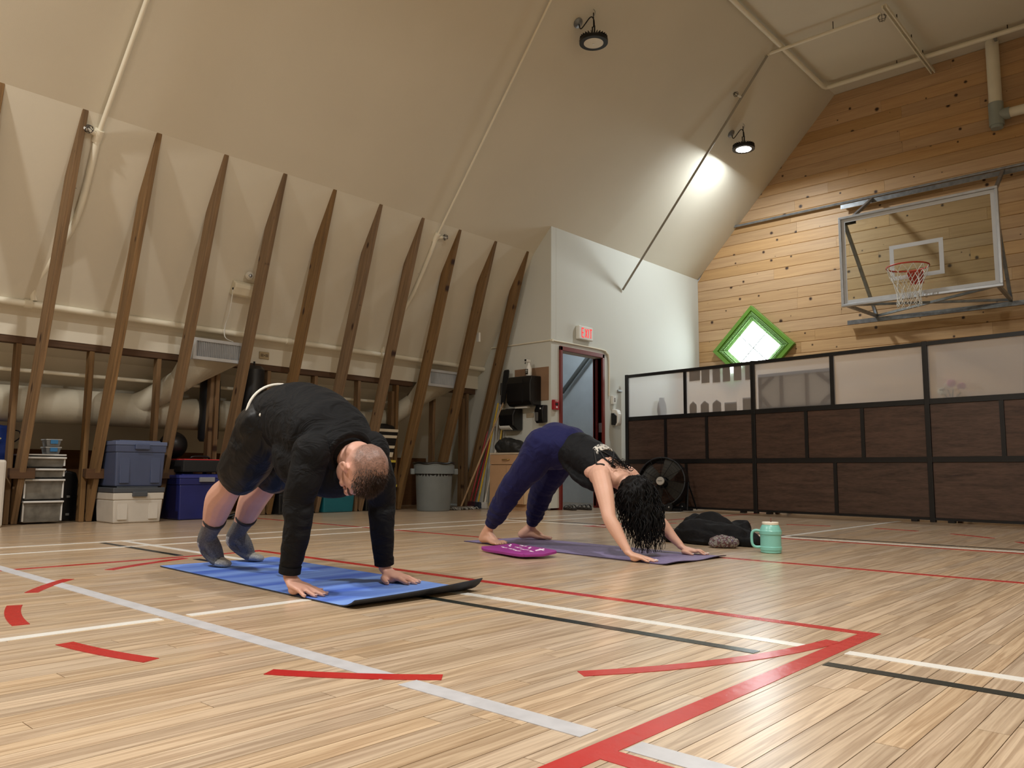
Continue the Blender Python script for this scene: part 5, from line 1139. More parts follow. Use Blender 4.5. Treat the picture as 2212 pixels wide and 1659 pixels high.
# jacket heap and patterned sock ball
b = MB()
for c, r in (((-2.66, 4.90, 0.07), (0.24, 0.16, 0.10)), ((-2.70, 4.96, 0.11), (0.17, 0.13, 0.075)), ((-2.84, 4.88, 0.03), (0.14, 0.12, 0.05)), ((-2.48, 4.93, 0.05), (0.15, 0.12, 0.075)), ((-2.36, 4.90, 0.028), (0.09, 0.07, 0.042)), ((-2.60, 4.83, 0.035), (0.22, 0.10, 0.05)), ((-2.52, 5.02, 0.08), (0.12, 0.10, 0.07))): b.ell(c, r)
me = remesh(b, 0.010, 5)
for v in me.vertices:
    q = v.co.copy(); n_ = abs(noise.noise(V((q.x * 3.5 + q.z * 5, q.y * 9, q.z * 14)))) * 0.075 + noise.noise(q * 22) * 0.008
    v.co += V((0.1, -0.35, 1.0)) * (n_ - 0.01) * min(1, max(0, q.z) / 0.04); v.co.z = max(v.co.z, 0.002)
tag(obj('jacket', me, pm('jacket_black', (12, 12, 15), 0.8, var=0.25, bump=0.35, bs=60, spec=0.25)), 'black jacket dropped in a heap beside the mint tumbler', 'jacket')
b = MB(); b.ell((-2.44, 4.69, 0.036), (0.085, 0.06, 0.040)); b.ell((-2.385, 4.71, 0.032), (0.05, 0.045, 0.034)); b.ell((-2.47, 4.665, 0.022), (0.05, 0.04, 0.024)); me = remesh(b, 0.006, 3)
for v in me.vertices:
    v.co += V((0, -0.3, 1)) * abs(noise.noise(v.co * 30)) * 0.02 * min(1, v.co.z / 0.02); v.co.z = max(v.co.z, 0.002)
m, nt, bs_ = _base('patterned_knit'); N, L = nt.nodes, nt.links; bs_.inputs['Roughness'].default_value = 0.9
g = N.new('ShaderNodeNewGeometry'); mp = N.new('ShaderNodeMapping'); mp.inputs['Scale'].default_value = (70, 70, 120); L.new(g.outputs['Position'], mp.inputs[0])
vo = N.new('ShaderNodeTexVoronoi'); vo.inputs['Scale'].default_value = 1.0; L.new(mp.outputs[0], vo.inputs['Vector']); rr_ = N.new('ShaderNodeValToRGB')
for p_, c_ in ((0.0, (50, 50, 54)), (0.35, (150, 146, 140)), (0.55, (60, 56, 60)), (0.72, (110, 60, 62)), (0.9, (60, 90, 120))):
    e_ = rr_.color_ramp.elements.new(p_) if p_ not in (0.0,) else rr_.color_ramp.elements[0]; e_.color = lin(c_)
L.new(vo.outputs['Distance'], rr_.inputs[0]); L.new(rr_.outputs[0], bs_.inputs['Base Color'])
tag(obj('knit_hat', me, m), 'small patterned knit hat lying against the black jacket', 'hat')
# ------------------------------------------------------------------ people
from mathutils.bvhtree import BVHTree
def limb(mb, pts, rad, side=None, n=14, res=5):
    """tapered limb through the joints; rad = list of numbers or (across, other)"""
    r = [V((x, x, 0)) if isinstance(x, (int, float)) else V((x[0], x[1], 0)) for x in rad]
    P = spline(pts, res); Rr = spline(r, res)
    mb.tube(P, [(max(a.x, 0.002), max(a.y, 0.002)) for a in Rr], n, side=side, dome=True)

def skin_mat(name, rgb, red):
    if name in MATS: return MATS[name]
    m, nt, b = _base(name); N, L = nt.nodes, nt.links
    b.inputs['Roughness'].default_value = 0.5; b.inputs['Subsurface Weight'].default_value = 0.08; b.inputs['Subsurface Scale'].default_value = 0.01
    b.inputs['Subsurface Radius'].default_value = (1, 0.4, 0.25)
    tc = N.new('ShaderNodeTexCoord'); n = N.new('ShaderNodeTexNoise'); n.inputs['Scale'].default_value = 9; n.inputs['Detail'].default_value = 6; L.new(tc.outputs['Object'], n.inputs[0])
    r = N.new('ShaderNodeValToRGB'); r.color_ramp.elements[0].position = 0.35; r.color_ramp.elements[1].position = 0.68; r.color_ramp.elements[0].color = lin(rgb); r.color_ramp.elements[1].color = lin(red)
    L.new(n.outputs['Fac'], r.inputs[0])
    at = N.new('ShaderNodeAttribute'); at.attribute_name = 'hair'
    n3 = N.new('ShaderNodeTexNoise'); n3.inputs['Scale'].default_value = 160; n3.inputs['Detail'].default_value = 3; L.new(tc.outputs['Object'], n3.inputs[0])
    mm = N.new('ShaderNodeMath'); mm.operation = 'MULTIPLY_ADD'; mm.inputs[1].default_value = 0.7; mm.inputs[2].default_value = -0.35; L.new(n3.outputs['Fac'], mm.inputs[0])
    ad = N.new('ShaderNodeMath'); ad.operation = 'ADD'; L.new(mm.outputs[0], ad.inputs[0]); L.new(at.outputs['Fac'], ad.inputs[1])
    cl = N.new('ShaderNodeMath'); cl.operation = 'MULTIPLY'; cl.use_clamp = True; L.new(ad.outputs[0], cl.inputs[0]); L.new(at.outputs['Fac'], cl.inputs[1])
    mx = N.new('ShaderNodeMix'); mx.data_type = 'RGBA'; mx.inputs[7].default_value = lin((44, 32, 27)); L.new(cl.outputs[0], mx.inputs[0]); L.new(r.outputs[0], mx.inputs[6]); L.new(mx.outputs[2], b.inputs['Base Color'])
    n2 = N.new('ShaderNodeTexNoise'); n2.inputs['Scale'].default_value = 130; L.new(tc.outputs['Object'], n2.inputs[0]); bp = N.new('ShaderNodeBump'); bp.inputs['Strength'].default_value = 0.12; bp.inputs['Distance'].default_value = 0.003
    L.new(n2.outputs['Fac'], bp.inputs['Height']); L.new(bp.outputs[0], b.inputs['Normal'])
    return m

def cloth_mat(name, rgb, rough=0.8, wr=0.5, ws=(9, 9, 9), sheen=0.15):
    if name in MATS: return MATS[name]
    m, nt, b = _base(name); N, L = nt.nodes, nt.links
    b.inputs['Roughness'].default_value = rough; b.inputs['Base Color'].default_value = lin(rgb); b.inputs['Sheen Weight'].default_value = sheen; b.inputs['Specular IOR Level'].default_value = 0.25
    tc = N.new('ShaderNodeTexCoord'); mp = N.new('ShaderNodeMapping'); mp.inputs['Scale'].default_value = ws; L.new(tc.outputs['Object'], mp.inputs[0])
    n = N.new('ShaderNodeTexNoise'); n.inputs['Scale'].default_value = 1; n.inputs['Detail'].default_value = 3; n.inputs['Distortion'].default_value = 1.2; L.new(mp.outputs[0], n.inputs[0])
    bp = N.new('ShaderNodeBump'); bp.inputs['Strength'].default_value = wr; bp.inputs['Distance'].default_value = 0.03; L.new(n.outputs['Fac'], bp.inputs['Height']); L.new(bp.outputs[0], b.inputs['Normal'])
    return m

def hand(mb, wrist, fd, thumb, sc=1.0, spread=1.0, lift=0.0, knuckle=0.0):
    """palm down on the floor: fd = finger direction, thumb = towards the thumb; five unequal fingers"""
    w = V(wrist); fd = V(fd); fd.z = 0; fd.normalize(); th = V(thumb); th.z = 0; th = (th - fd * fd.dot(th)).normalized()
    g = lambda a, l, z: V((w.x, w.y, 0)) + fd * a * sc + th * l * sc + V((0, 0, z * sc + lift))
    mb.tube([w, g(0.03, 0.0, 0.036), g(0.065, 0.002, 0.030), g(0.095, 0.0, 0.024)], [(0.026 * sc, 0.020 * sc), (0.036 * sc, 0.017 * sc), (0.042 * sc, 0.0145 * sc), (0.040 * sc, 0.012 * sc)], 14, side=tuple(th), dome=True)
    mb.ell(g(0.05, 0.026, 0.018), (0.034 * sc, 0.018 * sc, 0.016 * sc), X=fd, Y=th); mb.ell(g(0.048, -0.018, 0.017), (0.028 * sc, 0.015 * sc, 0.014 * sc), X=fd, Y=th)
    tips = []
    for l, ln, a, r in ((0.029, 0.072, 9, 0.0092), (0.0095, 0.081, 2, 0.0095), (-0.010, 0.075, -6, 0.0090), (-0.029, 0.058, -16, 0.0080)):
        a = math.radians(a * spread); d = fd * math.cos(a) + th * math.sin(a); k = g(0.092 - abs(l) * 0.35, l, 0.0215)
        p = [k - d * 0.02 * sc, k + d * 0.012 * sc + V((0, 0, 0.002)), k + d * ln * 0.45 * sc + V((0, 0, (-0.003 + knuckle) * sc)), k + d * ln * 0.75 * sc + V((0, 0, -0.009 * sc)), k + d * ln * sc + V((0, 0, -0.0125 * sc))]
        limb(mb, p, [r * 1.1 * sc, r * 1.12 * sc, r * 1.0 * sc, r * 0.92 * sc, r * 0.74 * sc], n=10, res=3)
        tips.append((p[-1], d, r * sc))
    a = math.radians(48 * spread); d = fd * math.cos(a) + th * math.sin(a); k = g(0.022, 0.028, 0.020)
    p = [k, k + d * 0.025 * sc + V((0, 0, -0.001)), k + d * 0.048 * sc + fd * 0.004 + V((0, 0, -0.006 * sc)), k + d * 0.068 * sc + fd * 0.012 * sc + V((0, 0, -0.010 * sc))]
    limb(mb, p, [0.014 * sc, 0.0125 * sc, 0.0105 * sc, 0.0085 * sc], n=10, res=3); tips.append((p[-1], d, 0.0095 * sc))
    return tips

def nails(tips, m, parent):
    for p, d, r in tips:
        b = MB(); b.ell(p + V((0, 0, r * 0.62)) + d * r * 0.15, (r * 0.75, r * 0.62, r * 0.28), X=d, Y=d.cross(V((0, 0, 1))), n=10, m=6); b.build('nail', m, parent, smooth=True)

def head_shape(mb, c, u, f, sc=1.0):
    """skull, jaw, brow, nose, lips, ears; u = crown direction, f = facing direction"""
    u, f = V(u).normalized(), V(f); f = (f - u * u.dot(f)).normalized(); s = f.cross(u)
    q = lambda a, b_, e: V(c) + s * a * sc + f * b_ * sc + u * e * sc
    E = lambda ce, r: mb.ell(q(*ce), tuple(x * sc for x in r), X=s, Y=f)
    E((0, -0.012, 0.030), (0.074, 0.094, 0.086)); E((0, 0.012, 0.020), (0.070, 0.078, 0.080)); E((0, 0.035, -0.045), (0.054, 0.052, 0.062)); E((0, 0.066, -0.088), (0.024, 0.020, 0.018)); E((0, -0.04, -0.045), (0.052, 0.045, 0.05))
    E((0, 0.082, 0.018), (0.050, 0.012, 0.012)); E((0.035, 0.066, -0.022), (0.018, 0.018, 0.016)); E((-0.035, 0.066, -0.022), (0.018, 0.018, 0.016))
    limb(mb, [q(0, 0.086, 0.012), q(0, 0.098, -0.012), q(0, 0.108, -0.030), q(0, 0.090, -0.038)], [0.008 * sc, 0.010 * sc, 0.013 * sc, 0.010 * sc], n=10, res=3)
    E((0.011, 0.092, -0.036), (0.009, 0.009, 0.007)); E((-0.011, 0.092, -0.036), (0.009, 0.009, 0.007)); E((0, 0.084, -0.058), (0.022, 0.009, 0.005)); E((0, 0.082, -0.067), (0.019, 0.009, 0.006))
    for sg in (-1, 1):
        pts = [q(sg * 0.076, 0.0, -0.022), q(sg * 0.085, -0.012, -0.005), q(sg * 0.092, -0.022, 0.016), q(sg * 0.090, -0.012, 0.030), q(sg * 0.082, 0.002, 0.024), q(sg * 0.076, 0.006, 0.004)]
        mb.tube(spline(pts, 4, closed=True), 0.0062 * sc, 8, closed=True); mb.ell(q(sg * 0.080, -0.004, 0.004), (0.008 * sc, 0.015 * sc, 0.024 * sc), X=s, Y=f)
    return s, f, u

def set_attr(me, name, fn):
    a = me.attributes.new(name, 'FLOAT', 'POINT')
    a.data.foreach_set('value', [fn(v.co) for v in me.vertices])

# ---------------- man
man = empty('person', (-3.1, 1.92, 0), 'person in black long-sleeved top and shorts, bent over hands on blue mat', 'person', 'people stretching on yoga mats')
M_skin = skin_mat('skin_man', (202, 156, 138), (214, 166, 148))
MZ = 0.0065                                  # mat top
j = dict(sR=V((-2.60, 1.717, 0.525)), eR=V((-2.655, 1.712, 0.305)), wR=V((-2.70, 1.715, 0.066)), sL=V((-2.60, 2.041, 0.545)), eL=V((-2.675, 2.13, 0.30)), wL=V((-2.70, 2.172, 0.062)),
         hR=V((-3.03, 1.815, 0.655)), kR=V((-3.33, 1.805, 0.425)), aR=V((-3.675, 1.872, 0.150)), hL=V((-3.05, 2.005, 0.66)), kL=V((-3.42, 2.037, 0.42)), aL=V((-3.765, 2.075, 0.155)))
b = MB()
limb(b, [V((-3.10, 1.91, 0.665)), V((-2.93, 1.905, 0.67)), V((-2.76, 1.90, 0.60)), V((-2.63, 1.89, 0.545))], [(0.14, 0.11), (0.14, 0.115), (0.14, 0.11), (0.08, 0.06)], side=(0, 1, 0))
limb(b, [V((-2.64, 1.885, 0.55)), V((-2.56, 1.878, 0.527)), V((-2.50, 1.872, 0.502))], [0.055, 0.056, 0.056])
hu, hf = V((0.90, -0.05, -0.42)), V((-0.42, -0.06, -0.9)); HC = V((-2.475, 1.868, 0.478))
hs_, hf_, hu_ = head_shape(b, HC, hu, hf, 1.07)
for k in ('R', 'L'):
    limb(b, [j['s' + k], j['e' + k], j['w' + k] + V((0, 0, 0.02))], [0.045, 0.038, 0.028])
    limb(b, [j['h' + k], j['k' + k].lerp(j['h' + k], 0.5), j['k' + k] + V((0.01, 0, 0.03)), j['k' + k]], [0.07, 0.074, 0.062, 0.056])
    a, kn = j['a' + k], j['k' + k]; t = (a - kn)
    limb(b, [kn + V((0.012, 0, 0.01)), kn + t * 0.12, kn + t * 0.32 + V((-0.028, 0, 0.005)), kn + t * 0.55 + V((-0.018, 0, 0.002)), kn + t * 0.8, a], [0.055, 0.056, 0.067, 0.060, 0.045, 0.037])
    b.ell(kn + V((0.022, 0, 0.012)), (0.045, 0.05, 0.045))
tR = hand(b, j['wR'] + V((0, 0, MZ - 0.006)), (0.955, 0.12, 0), (0, 1, 0), 1.06, lift=MZ - 0.0045)
tL = hand(b, j['wL'] + V((0, 0, MZ - 0.006)), (0.94, 0.22, 0), (0, -1, 0), 1.06, lift=MZ - 0.0045)
me = remesh(b, 0.0048, 3)
def hairness(p):
    q = p - HC; d = q.length
    if d > 0.16: return 0.0
    u, f, s = q.dot(hu_) / 1.07, q.dot(hf_) / 1.07, q.dot(hs_) / 1.07
    line = 0.045 if f > 0.03 else (0.045 - (0.03 - f) * 0.95)     # hairline high at the forehead, lower at the nape
    h = (u - line) / 0.05
    if abs(s) > 0.070 and u < 0.03: h -= 0.6
    return max(0.0, min(0.82, h * 0.62)) * (1.0 if f < 0.085 else max(0, (0.10 - f) / 0.015))
set_attr(me, 'hair', hairness)
obj('body', me, M_skin, man)
# eyes (lids closed)
M_lid = pm('eyelid', (150, 104, 90), 0.5)
for sg in (-1, 1):
    b = MB(); b.ell(HC + (hs_ * sg * 0.031 + hf_ * 0.079 + hu_ * -0.002) * 1.07, (0.015, 0.009, 0.010), X=hs_, Y=hf_); b.build('eye', M_lid, man, smooth=True)
    b = MB(); b.tube([HC + (hs_ * sg * (0.018 + 0.010 * k) + hf_ * (0.094 - 0.003 * k * k) + hu_ * (0.020 + 0.003 * k)) * 1.07 for k in range(4)], 0.0045, 6, dome=True); b.build('eyebrow', pm('brow_brown', (70, 50, 42), 0.9), man, smooth=True)
# cropped hair, longer on top
b = MB(); b.ell(HC + (hf_ * -0.002 + hu_ * 0.044) * 1.07, (0.074, 0.092, 0.080), X=hs_, Y=hf_, n=44, m=30)
mh = b.mesh('hair_cap'); rg = random.Random(21)
for v in mh.vertices:
    q = v.co - HC; v.co += q.normalized() * (noise.noise(v.co * 60) * 0.004 + abs(noise.noise(v.co * 26)) * 0.006)
hv = [(v.co.copy(), (v.co - HC).normalized()) for v in mh.vertices if (v.co - HC).dot(hu_) > 0.058 + 0.35 * max(0.0, -(v.co - HC).dot(hf_) - 0.01) + 0.3 * max(0.0, abs((v.co - HC).dot(hs_)) - 0.045) and (v.co - HC).dot(hf_) < 0.082]
bpy.data.meshes.remove(mh)
b = MB()
for k in range(3600):
    p, nrm = hv[rg.randrange(len(hv))]; p = p + V((rg.uniform(-1, 1), rg.uniform(-1, 1), rg.uniform(-1, 1))) * 0.005
    d = (nrm * 0.55 + hf_ * 0.65 + V((rg.uniform(-1, 1), rg.uniform(-1, 1), rg.uniform(-1, 1))) * 0.35).normalized(); ln = rg.uniform(0.010, 0.024); sd = d.orthogonal().normalized() * 0.0011; base = p - nrm * 0.008
    sd2 = d.cross(sd)
    b.add([base + sd, base - sd * 0.5 + sd2 * 0.8, base - sd * 0.5 - sd2 * 0.8, base + d * ln], [(0, 1, 3), (1, 2, 3), (2, 0, 3), (2, 1, 0)])
M_hair = pm('hair_brown', (52, 38, 31), 0.6, var=0.25, vs=60)
tag(b.build('hair', M_hair, man, label='short dark brown hair, longer on top'), kind='stuff')
# long-sleeved top
M_top = cloth_mat('top_black', (11, 12, 15), 0.8, 0.75, (12, 5, 12), 0.0); M_short = cloth_mat('shorts_black', (12, 12, 14), 0.5, 0.6, (9, 9, 7), 0.0); M_sock = pm('sock_grey', (100, 100, 100), 0.95, var=0.2, vs=160, bump=0.5, bs=240); M_sock2 = pm('sock_pale', (178, 178, 174), 0.95, var=0.12, vs=160, bump=0.5, bs=240)
b = MB()
limb(b, [V((-3.105, 1.915, 0.683)), V((-2.98, 1.908, 0.692)), V((-2.84, 1.903, 0.655)), V((-2.71, 1.895, 0.605)), V((-2.62, 1.882, 0.562))], [(0.178, 0.158), (0.182, 0.160), (0.186, 0.162), (0.180, 0.138), (0.115, 0.082)], side=(0, 1, 0), n=24)
b.ell((-2.83, 1.895, 0.525), (0.20, 0.168, 0.155), X=(0.95, 0, -0.25)); b.ell((-2.70, 1.885, 0.475), (0.14, 0.15, 0.115), X=(0.9, 0, -0.3))
for k, y in (('R', -1), ('L', 1)):
    b.ell(j['s' + k] + V((-0.02, -y * 0.02, 0.005)), (0.088, 0.072, 0.085))
    w_ = j['w' + k]; e_ = j['e' + k]; s_ = j['s' + k]
    limb(b, [s_ + V((-0.03, -y * 0.035, 0.015)), s_.lerp(e_, 0.4), e_ + V((0, 0, 0.05)), e_ + V((0.005, 0, -0.03)), w_.lerp(e_, 0.35), w_ + V((0, 0, 0.035))], [0.078, 0.066, 0.060, 0.055, 0.046, 0.040])
me = remesh(b, 0.0085, 3)
def folds(q, n):                            # folds gathering round the trunk and sleeves
    tr = max(0, min(1, (q.z - 0.42) / 0.15))
    return q + n * (noise.noise(V((q.x * 26 + q.z * 9, q.y * 3.2, q.z * 6))) * 0.0085 * tr + noise.noise(V((q.x * 6, q.y * 6, q.z * 24))) * 0.005 * (1 - tr))
displace(me, folds)
obj('long_sleeve_top', me, M_top, man, label='black long-sleeved top')
b = MB(); b.tube([HC + V((-0.085, 0.004, 0.062)) + (V((0.42, 0.0, 0.9)) * math.sin(a) * 0.082 + V((0, 1, 0)) * math.cos(a) * 0.088) for a in [2 * math.pi * k / 32 for k in range(32)]], [(0.016, 0.009)] * 32, 8, closed=True); b.build('collar', M_top, man, smooth=True)
for k in ('R', 'L'):
    w_, e_ = j['w' + k], j['e' + k]; d = (w_ - e_).normalized(); c = w_ + V((0, 0, 0.022))
    b = MB(); b.tube([c - d * 0.02, c + d * 0.008], [0.0425, 0.0415], 22); b.build('cuff', M_top, man, smooth='auto')
# shorts
b = MB()
limb(b, [V((-3.16, 1.91, 0.655)), V((-3.08, 1.91, 0.672)), V((-2.99, 1.908, 0.675))], [(0.165, 0.145), (0.178, 0.162), (0.175, 0.155)], side=(0, 1, 0), n=24)
b.ell((-3.20, 1.845, 0.65), (0.10, 0.10, 0.12)); b.ell((-3.21, 1.99, 0.655), (0.10, 0.10, 0.12))
for k in ('R', 'L'):
    h_, n_ = j['h' + k], j['k' + k]; d = n_ - h_
    limb(b, [h_ + V((-0.06, 0, 0.0)), h_ + d * 0.35 + V((-0.02, 0, 0.01)), h_ + d * 0.62, h_ + d * 0.82], [(0.115, 0.125), (0.112, 0.122), (0.105, 0.115), (0.10, 0.112)])
me = remesh(b, 0.0085, 3)
displace(me, lambda q, n: q + n * noise.noise(V((q.x * 10, q.y * 8, q.z * 16))) * 0.009)
obj('shorts', me, M_short, man, label='black knee-length shorts')
b = MB(); wc, wn2 = V((-3.105, 1.912, 0.69)), V((0.96, 0.0, 0.12)).normalized(); wu = V((-0.12, 0, 0.96)).normalized()
b.tube([wc + V((0, 1, 0)) * math.cos(a) * 0.181 + wu * math.sin(a) * 0.1635 for a in [2 * math.pi * k / 48 for k in range(48)]], [(0.006, 0.0045)] * 48, 8, closed=True); b.build('waistband', pm('band_white', (232, 228, 218), 0.8), man, smooth=True)
b = MB(); b.ell((-2.985, 1.727, 0.70), (0.007, 0.004, 0.007)); b.build('cord_end', M_white, man, smooth=True)
b = MB(); b.tube([(-3.235, 1.748, 0.635), (-3.245, 1.752, 0.612), (-3.25, 1.757, 0.595)], 0.0035, 6, dome=True); b.build('logo_mark', M_white, man, smooth=True)
# socks
for k, heel, ball, toe in (('R', V((-3.742, 1.892, 0.088)), V((-3.655, 1.925, 0.034)), V((-3.60, 1.932, 0.026))), ('L', V((-3.848, 2.088, 0.098)), V((-3.762, 2.150, 0.034)), V((-3.705, 2.172, 0.026)))):
    a, kn = j['a' + k], j['k' + k]; up = a.lerp(kn, 0.30)
    b = MB(); limb(b, [up, a.lerp(kn, 0.12), a, a.lerp(heel, 0.45)], [0.050, 0.043, 0.042, 0.040])
    limb(b, [heel + V((0.012, 0.004, 0.012)), heel.lerp(ball, 0.4) + V((0, 0, 0.012)), ball, toe], [(0.035, 0.034), (0.040, 0.038), (0.044, 0.026), (0.036, 0.019)])
    limb(b, [a, a.lerp(ball, 0.5) + V((0.014, 0, 0.006)), ball + V((0.004, 0, 0.004))], [0.040, 0.036, 0.028])
    me = remesh(b, 0.0055, 3)
    for v in me.vertices: v.co.z = max(v.co.z, MZ + 0.0005)
    o = obj('sock', me, [M_sock, M_sock2], man, label='grey crew sock with pale heel and toe')
    for p in me.polygons:
        c = p.center; fl = (ball - heel).normalized()
        if (c - heel).dot(fl) < 0.012 and c.z < heel.z + 0.035 or (c - ball).dot(fl) > 0.018 or c.z < MZ + 0.012: p.material_index = 1
    b = MB(); d = (kn - a).normalized(); b.tube([up - d * 0.004, up + d * 0.012], [0.0525, 0.0535], 24); b.build('sock_band', pm('sock_dark', (52, 53, 57), 0.95), o, smooth='auto')
nails(tR + tL, pm('nail_pale', (216, 178, 164), 0.35), man)
rp_ = tR[2][0] - tR[2][1] * 0.055 + V((0, 0, 0.009)); b = MB(); dd = tR[2][1]; sx = dd.cross(V((0, 0, 1))).normalized()
b.tube([rp_ + sx * math.cos(a) * 0.0108 + V((0, 0, 1)) * math.sin(a) * 0.0108 for a in [2 * math.pi * k / 24 for k in range(24)]], 0.0018, 6, closed=True); b.build('ring', M_steel, man, smooth=True)

# ---------------- woman
wom = empty('person', (-3.1, 3.9, 0), 'person in navy joggers and black tank top, curly black hair hanging', 'person', 'people stretching on yoga mats')
M_skinw = skin_mat('skin_woman', (210, 166, 144), (218, 172, 152))
MZ = 0.0055
w = dict(sR=V((-2.665, 3.70, 0.440)), eR=V((-2.545, 3.605, 0.222)), wR=V((-2.425, 3.598, 0.052)), sL=V((-2.67, 4.035, 0.440)), eL=V((-2.545, 4.083, 0.208)), wL=V((-2.41, 4.117, 0.052)),
         hR=V((-3.10, 3.752, 0.63)), kR=V((-3.375, 3.735, 0.385)), aR=V((-3.635, 3.775, 0.090)), hL=V((-3.11, 3.955, 0.63)), kL=V((-3.43, 4.085, 0.355)), aL=V((-3.65, 4.225, 0.088)))
b = MB()
limb(b, [V((-3.13, 3.855, 0.625)), V((-3.00, 3.857, 0.612)), V((-2.86, 3.862, 0.545)), V((-2.74, 3.866, 0.482)), V((-2.66, 3.866, 0.435))], [(0.145, 0.115), (0.130, 0.105), (0.135, 0.108), (0.135, 0.085), (0.09, 0.06)], side=(0, 1, 0), n=22)
limb(b, [V((-2.69, 3.866, 0.45)), V((-2.62, 3.862, 0.405)), V((-2.58, 3.857, 0.375))], [0.06, 0.050, 0.047])
wHC = V((-2.545, 3.848, 0.318)); whu, whf = V((0.62, 0, -0.78)), V((-0.78, 0, -0.62)); ws_, wf_, wu_ = head_shape(b, wHC, whu, whf, 0.98)
for k, y in (('R', -1), ('L', 1)):
    b.ell(w['s' + k] + V((-0.035, -y * 0.03, 0.015)), (0.070, 0.055, 0.062)); b.ell(w['s' + k] + V((-0.085, -y * 0.07, 0.035)), (0.085, 0.06, 0.05))
    s_, e_, x_ = w['s' + k], w['e' + k], w['w' + k]
    limb(b, [s_ + V((-0.02, -y * 0.015, 0.01)), s_.lerp(e_, 0.35), s_.lerp(e_, 0.75), e_, e_.lerp(x_, 0.3), e_.lerp(x_, 0.72), x_ + V((0, 0, 0.006))], [0.056, 0.052, 0.043, 0.038, 0.038, 0.028, 0.022])
    limb(b, [w['h' + k], w['k' + k], w['a' + k].lerp(w['k' + k], 0.6), w['a' + k].lerp(w['k' + k], 0.2), w['a' + k]], [0.06, 0.055, 0.050, 0.034, 0.031])
tR = hand(b, w['wR'] + V((0, 0, MZ - 0.006)), (0.93, 0.28, 0), (0, 1, 0), 0.94, lift=MZ - 0.0045)
tL = hand(b, w['wL'] + V((0, 0, MZ - 0.006)), (0.86, 0.45, 0), (0, -1, 0), 0.94, lift=MZ - 0.0045, knuckle=0.010)
toes = []
for k, heel, fd in (('R', V((-3.685, 3.785, 0.036)), V((0.95, -0.12, 0))), ('L', V((-3.705, 4.195, 0.040)), V((0.80, 0.58, 0)))):
    fd.normalize(); sd = V((-fd.y, fd.x, 0)) * (1 if k == 'R' else -1)      # towards the big toe
    a = w['a' + k]
    limb(b, [a, a.lerp(heel, 0.5), heel], [0.031, 0.032, 0.030])
    limb(b, [heel, heel + fd * 0.06 + V((0, 0, 0.004)), heel + fd * 0.12 + V((0, 0, -0.014)), heel + fd * 0.165 + V((0, 0, -0.020))], [(0.028, 0.030), (0.032, 0.030), (0.040, 0.020), (0.040, 0.013)], side=tuple(sd))
    limb(b, [a + V((0.004, 0, 0)), heel + fd * 0.075 + V((0, 0, 0.026)), heel + fd * 0.13 + V((0, 0, -0.004))], [0.029, 0.026, 0.018])
    for q, (l, ln, r) in enumerate(((0.028, 0.050, 0.0125), (0.009, 0.046, 0.009), (-0.007, 0.040, 0.0085), (-0.021, 0.033, 0.008), (-0.033, 0.024, 0.0075))):
        p0 = heel + fd * 0.152 + sd * l; p0.z = MZ + r + 0.003; p1 = p0 + fd * ln; p1.z = MZ + r * 0.95
        limb(b, [p0, p0.lerp(p1, 0.5) + V((0, 0, 0.003)), p1], [r * 1.0, r * 1.02, r * 0.9], n=10, res=3); toes.append((p1, fd, r))
me = remesh(b, 0.0048, 3)
set_attr(me, 'hair', lambda p: 0.0)
obj('body', me, M_skinw, wom)
wbody = BVHTree.FromPolygons([v.co.copy() for v in me.vertices], [tuple(p.vertices) for p in me.polygons])
# joggers
M_navy = cloth_mat('joggers_navy', (24, 26, 72), 0.85, 0.55, (8, 8, 8), 0.05); M_tank = cloth_mat('tank_black', (12, 14, 18), 0.75, 0.5, (14, 5, 12), 0.0); M_hairw = pm('hair_black', (9, 8, 9), 0.6, var=0.2, vs=50, spec=0.2)
b = MB()
limb(b, [V((-3.17, 3.855, 0.615)), V((-3.12, 3.855, 0.632)), V((-3.035, 3.857, 0.632))], [(0.150, 0.135), (0.172, 0.150), (0.155, 0.130)], side=(0, 1, 0), n=24)
b.ell((-3.19, 3.785, 0.615), (0.10, 0.105, 0.125)); b.ell((-3.20, 3.925, 0.615), (0.10, 0.105, 0.125))
for k in ('R', 'L'):
    h_, n_, a_ = w['h' + k], w['k' + k], w['a' + k]
    limb(b, [h_ + V((-0.05, 0, 0.0)), h_.lerp(n_, 0.4) + V((-0.01, 0, 0)), h_.lerp(n_, 0.8), n_, n_.lerp(a_, 0.35), n_.lerp(a_, 0.68), n_.lerp(a_, 0.80)], [0.122, 0.108, 0.088, 0.083, 0.076, 0.060, 0.048])
me = remesh(b, 0.0085, 3)
displace(me, lambda q, n: q + n * (noise.noise(V((q.x * 11, q.y * 9, q.z * 13))) * 0.007 + noise.noise(V((q.x * 9, q.y * 8, q.z * 34 + q.x * 20))) * 0.008 * max(0, min(1, (0.42 - q.z) / 0.2))))
obj('joggers', me, M_navy, wom, label='navy jogger trousers gathered at the ankles')
for k in ('R', 'L'):
    n_, a_ = w['k' + k], w['a' + k]; b = MB(); b.tube([n_.lerp(a_, 0.78), n_.lerp(a_, 0.87)], [0.047, 0.041], 22); b.build('ankle_cuff', M_navy, wom, smooth='auto')
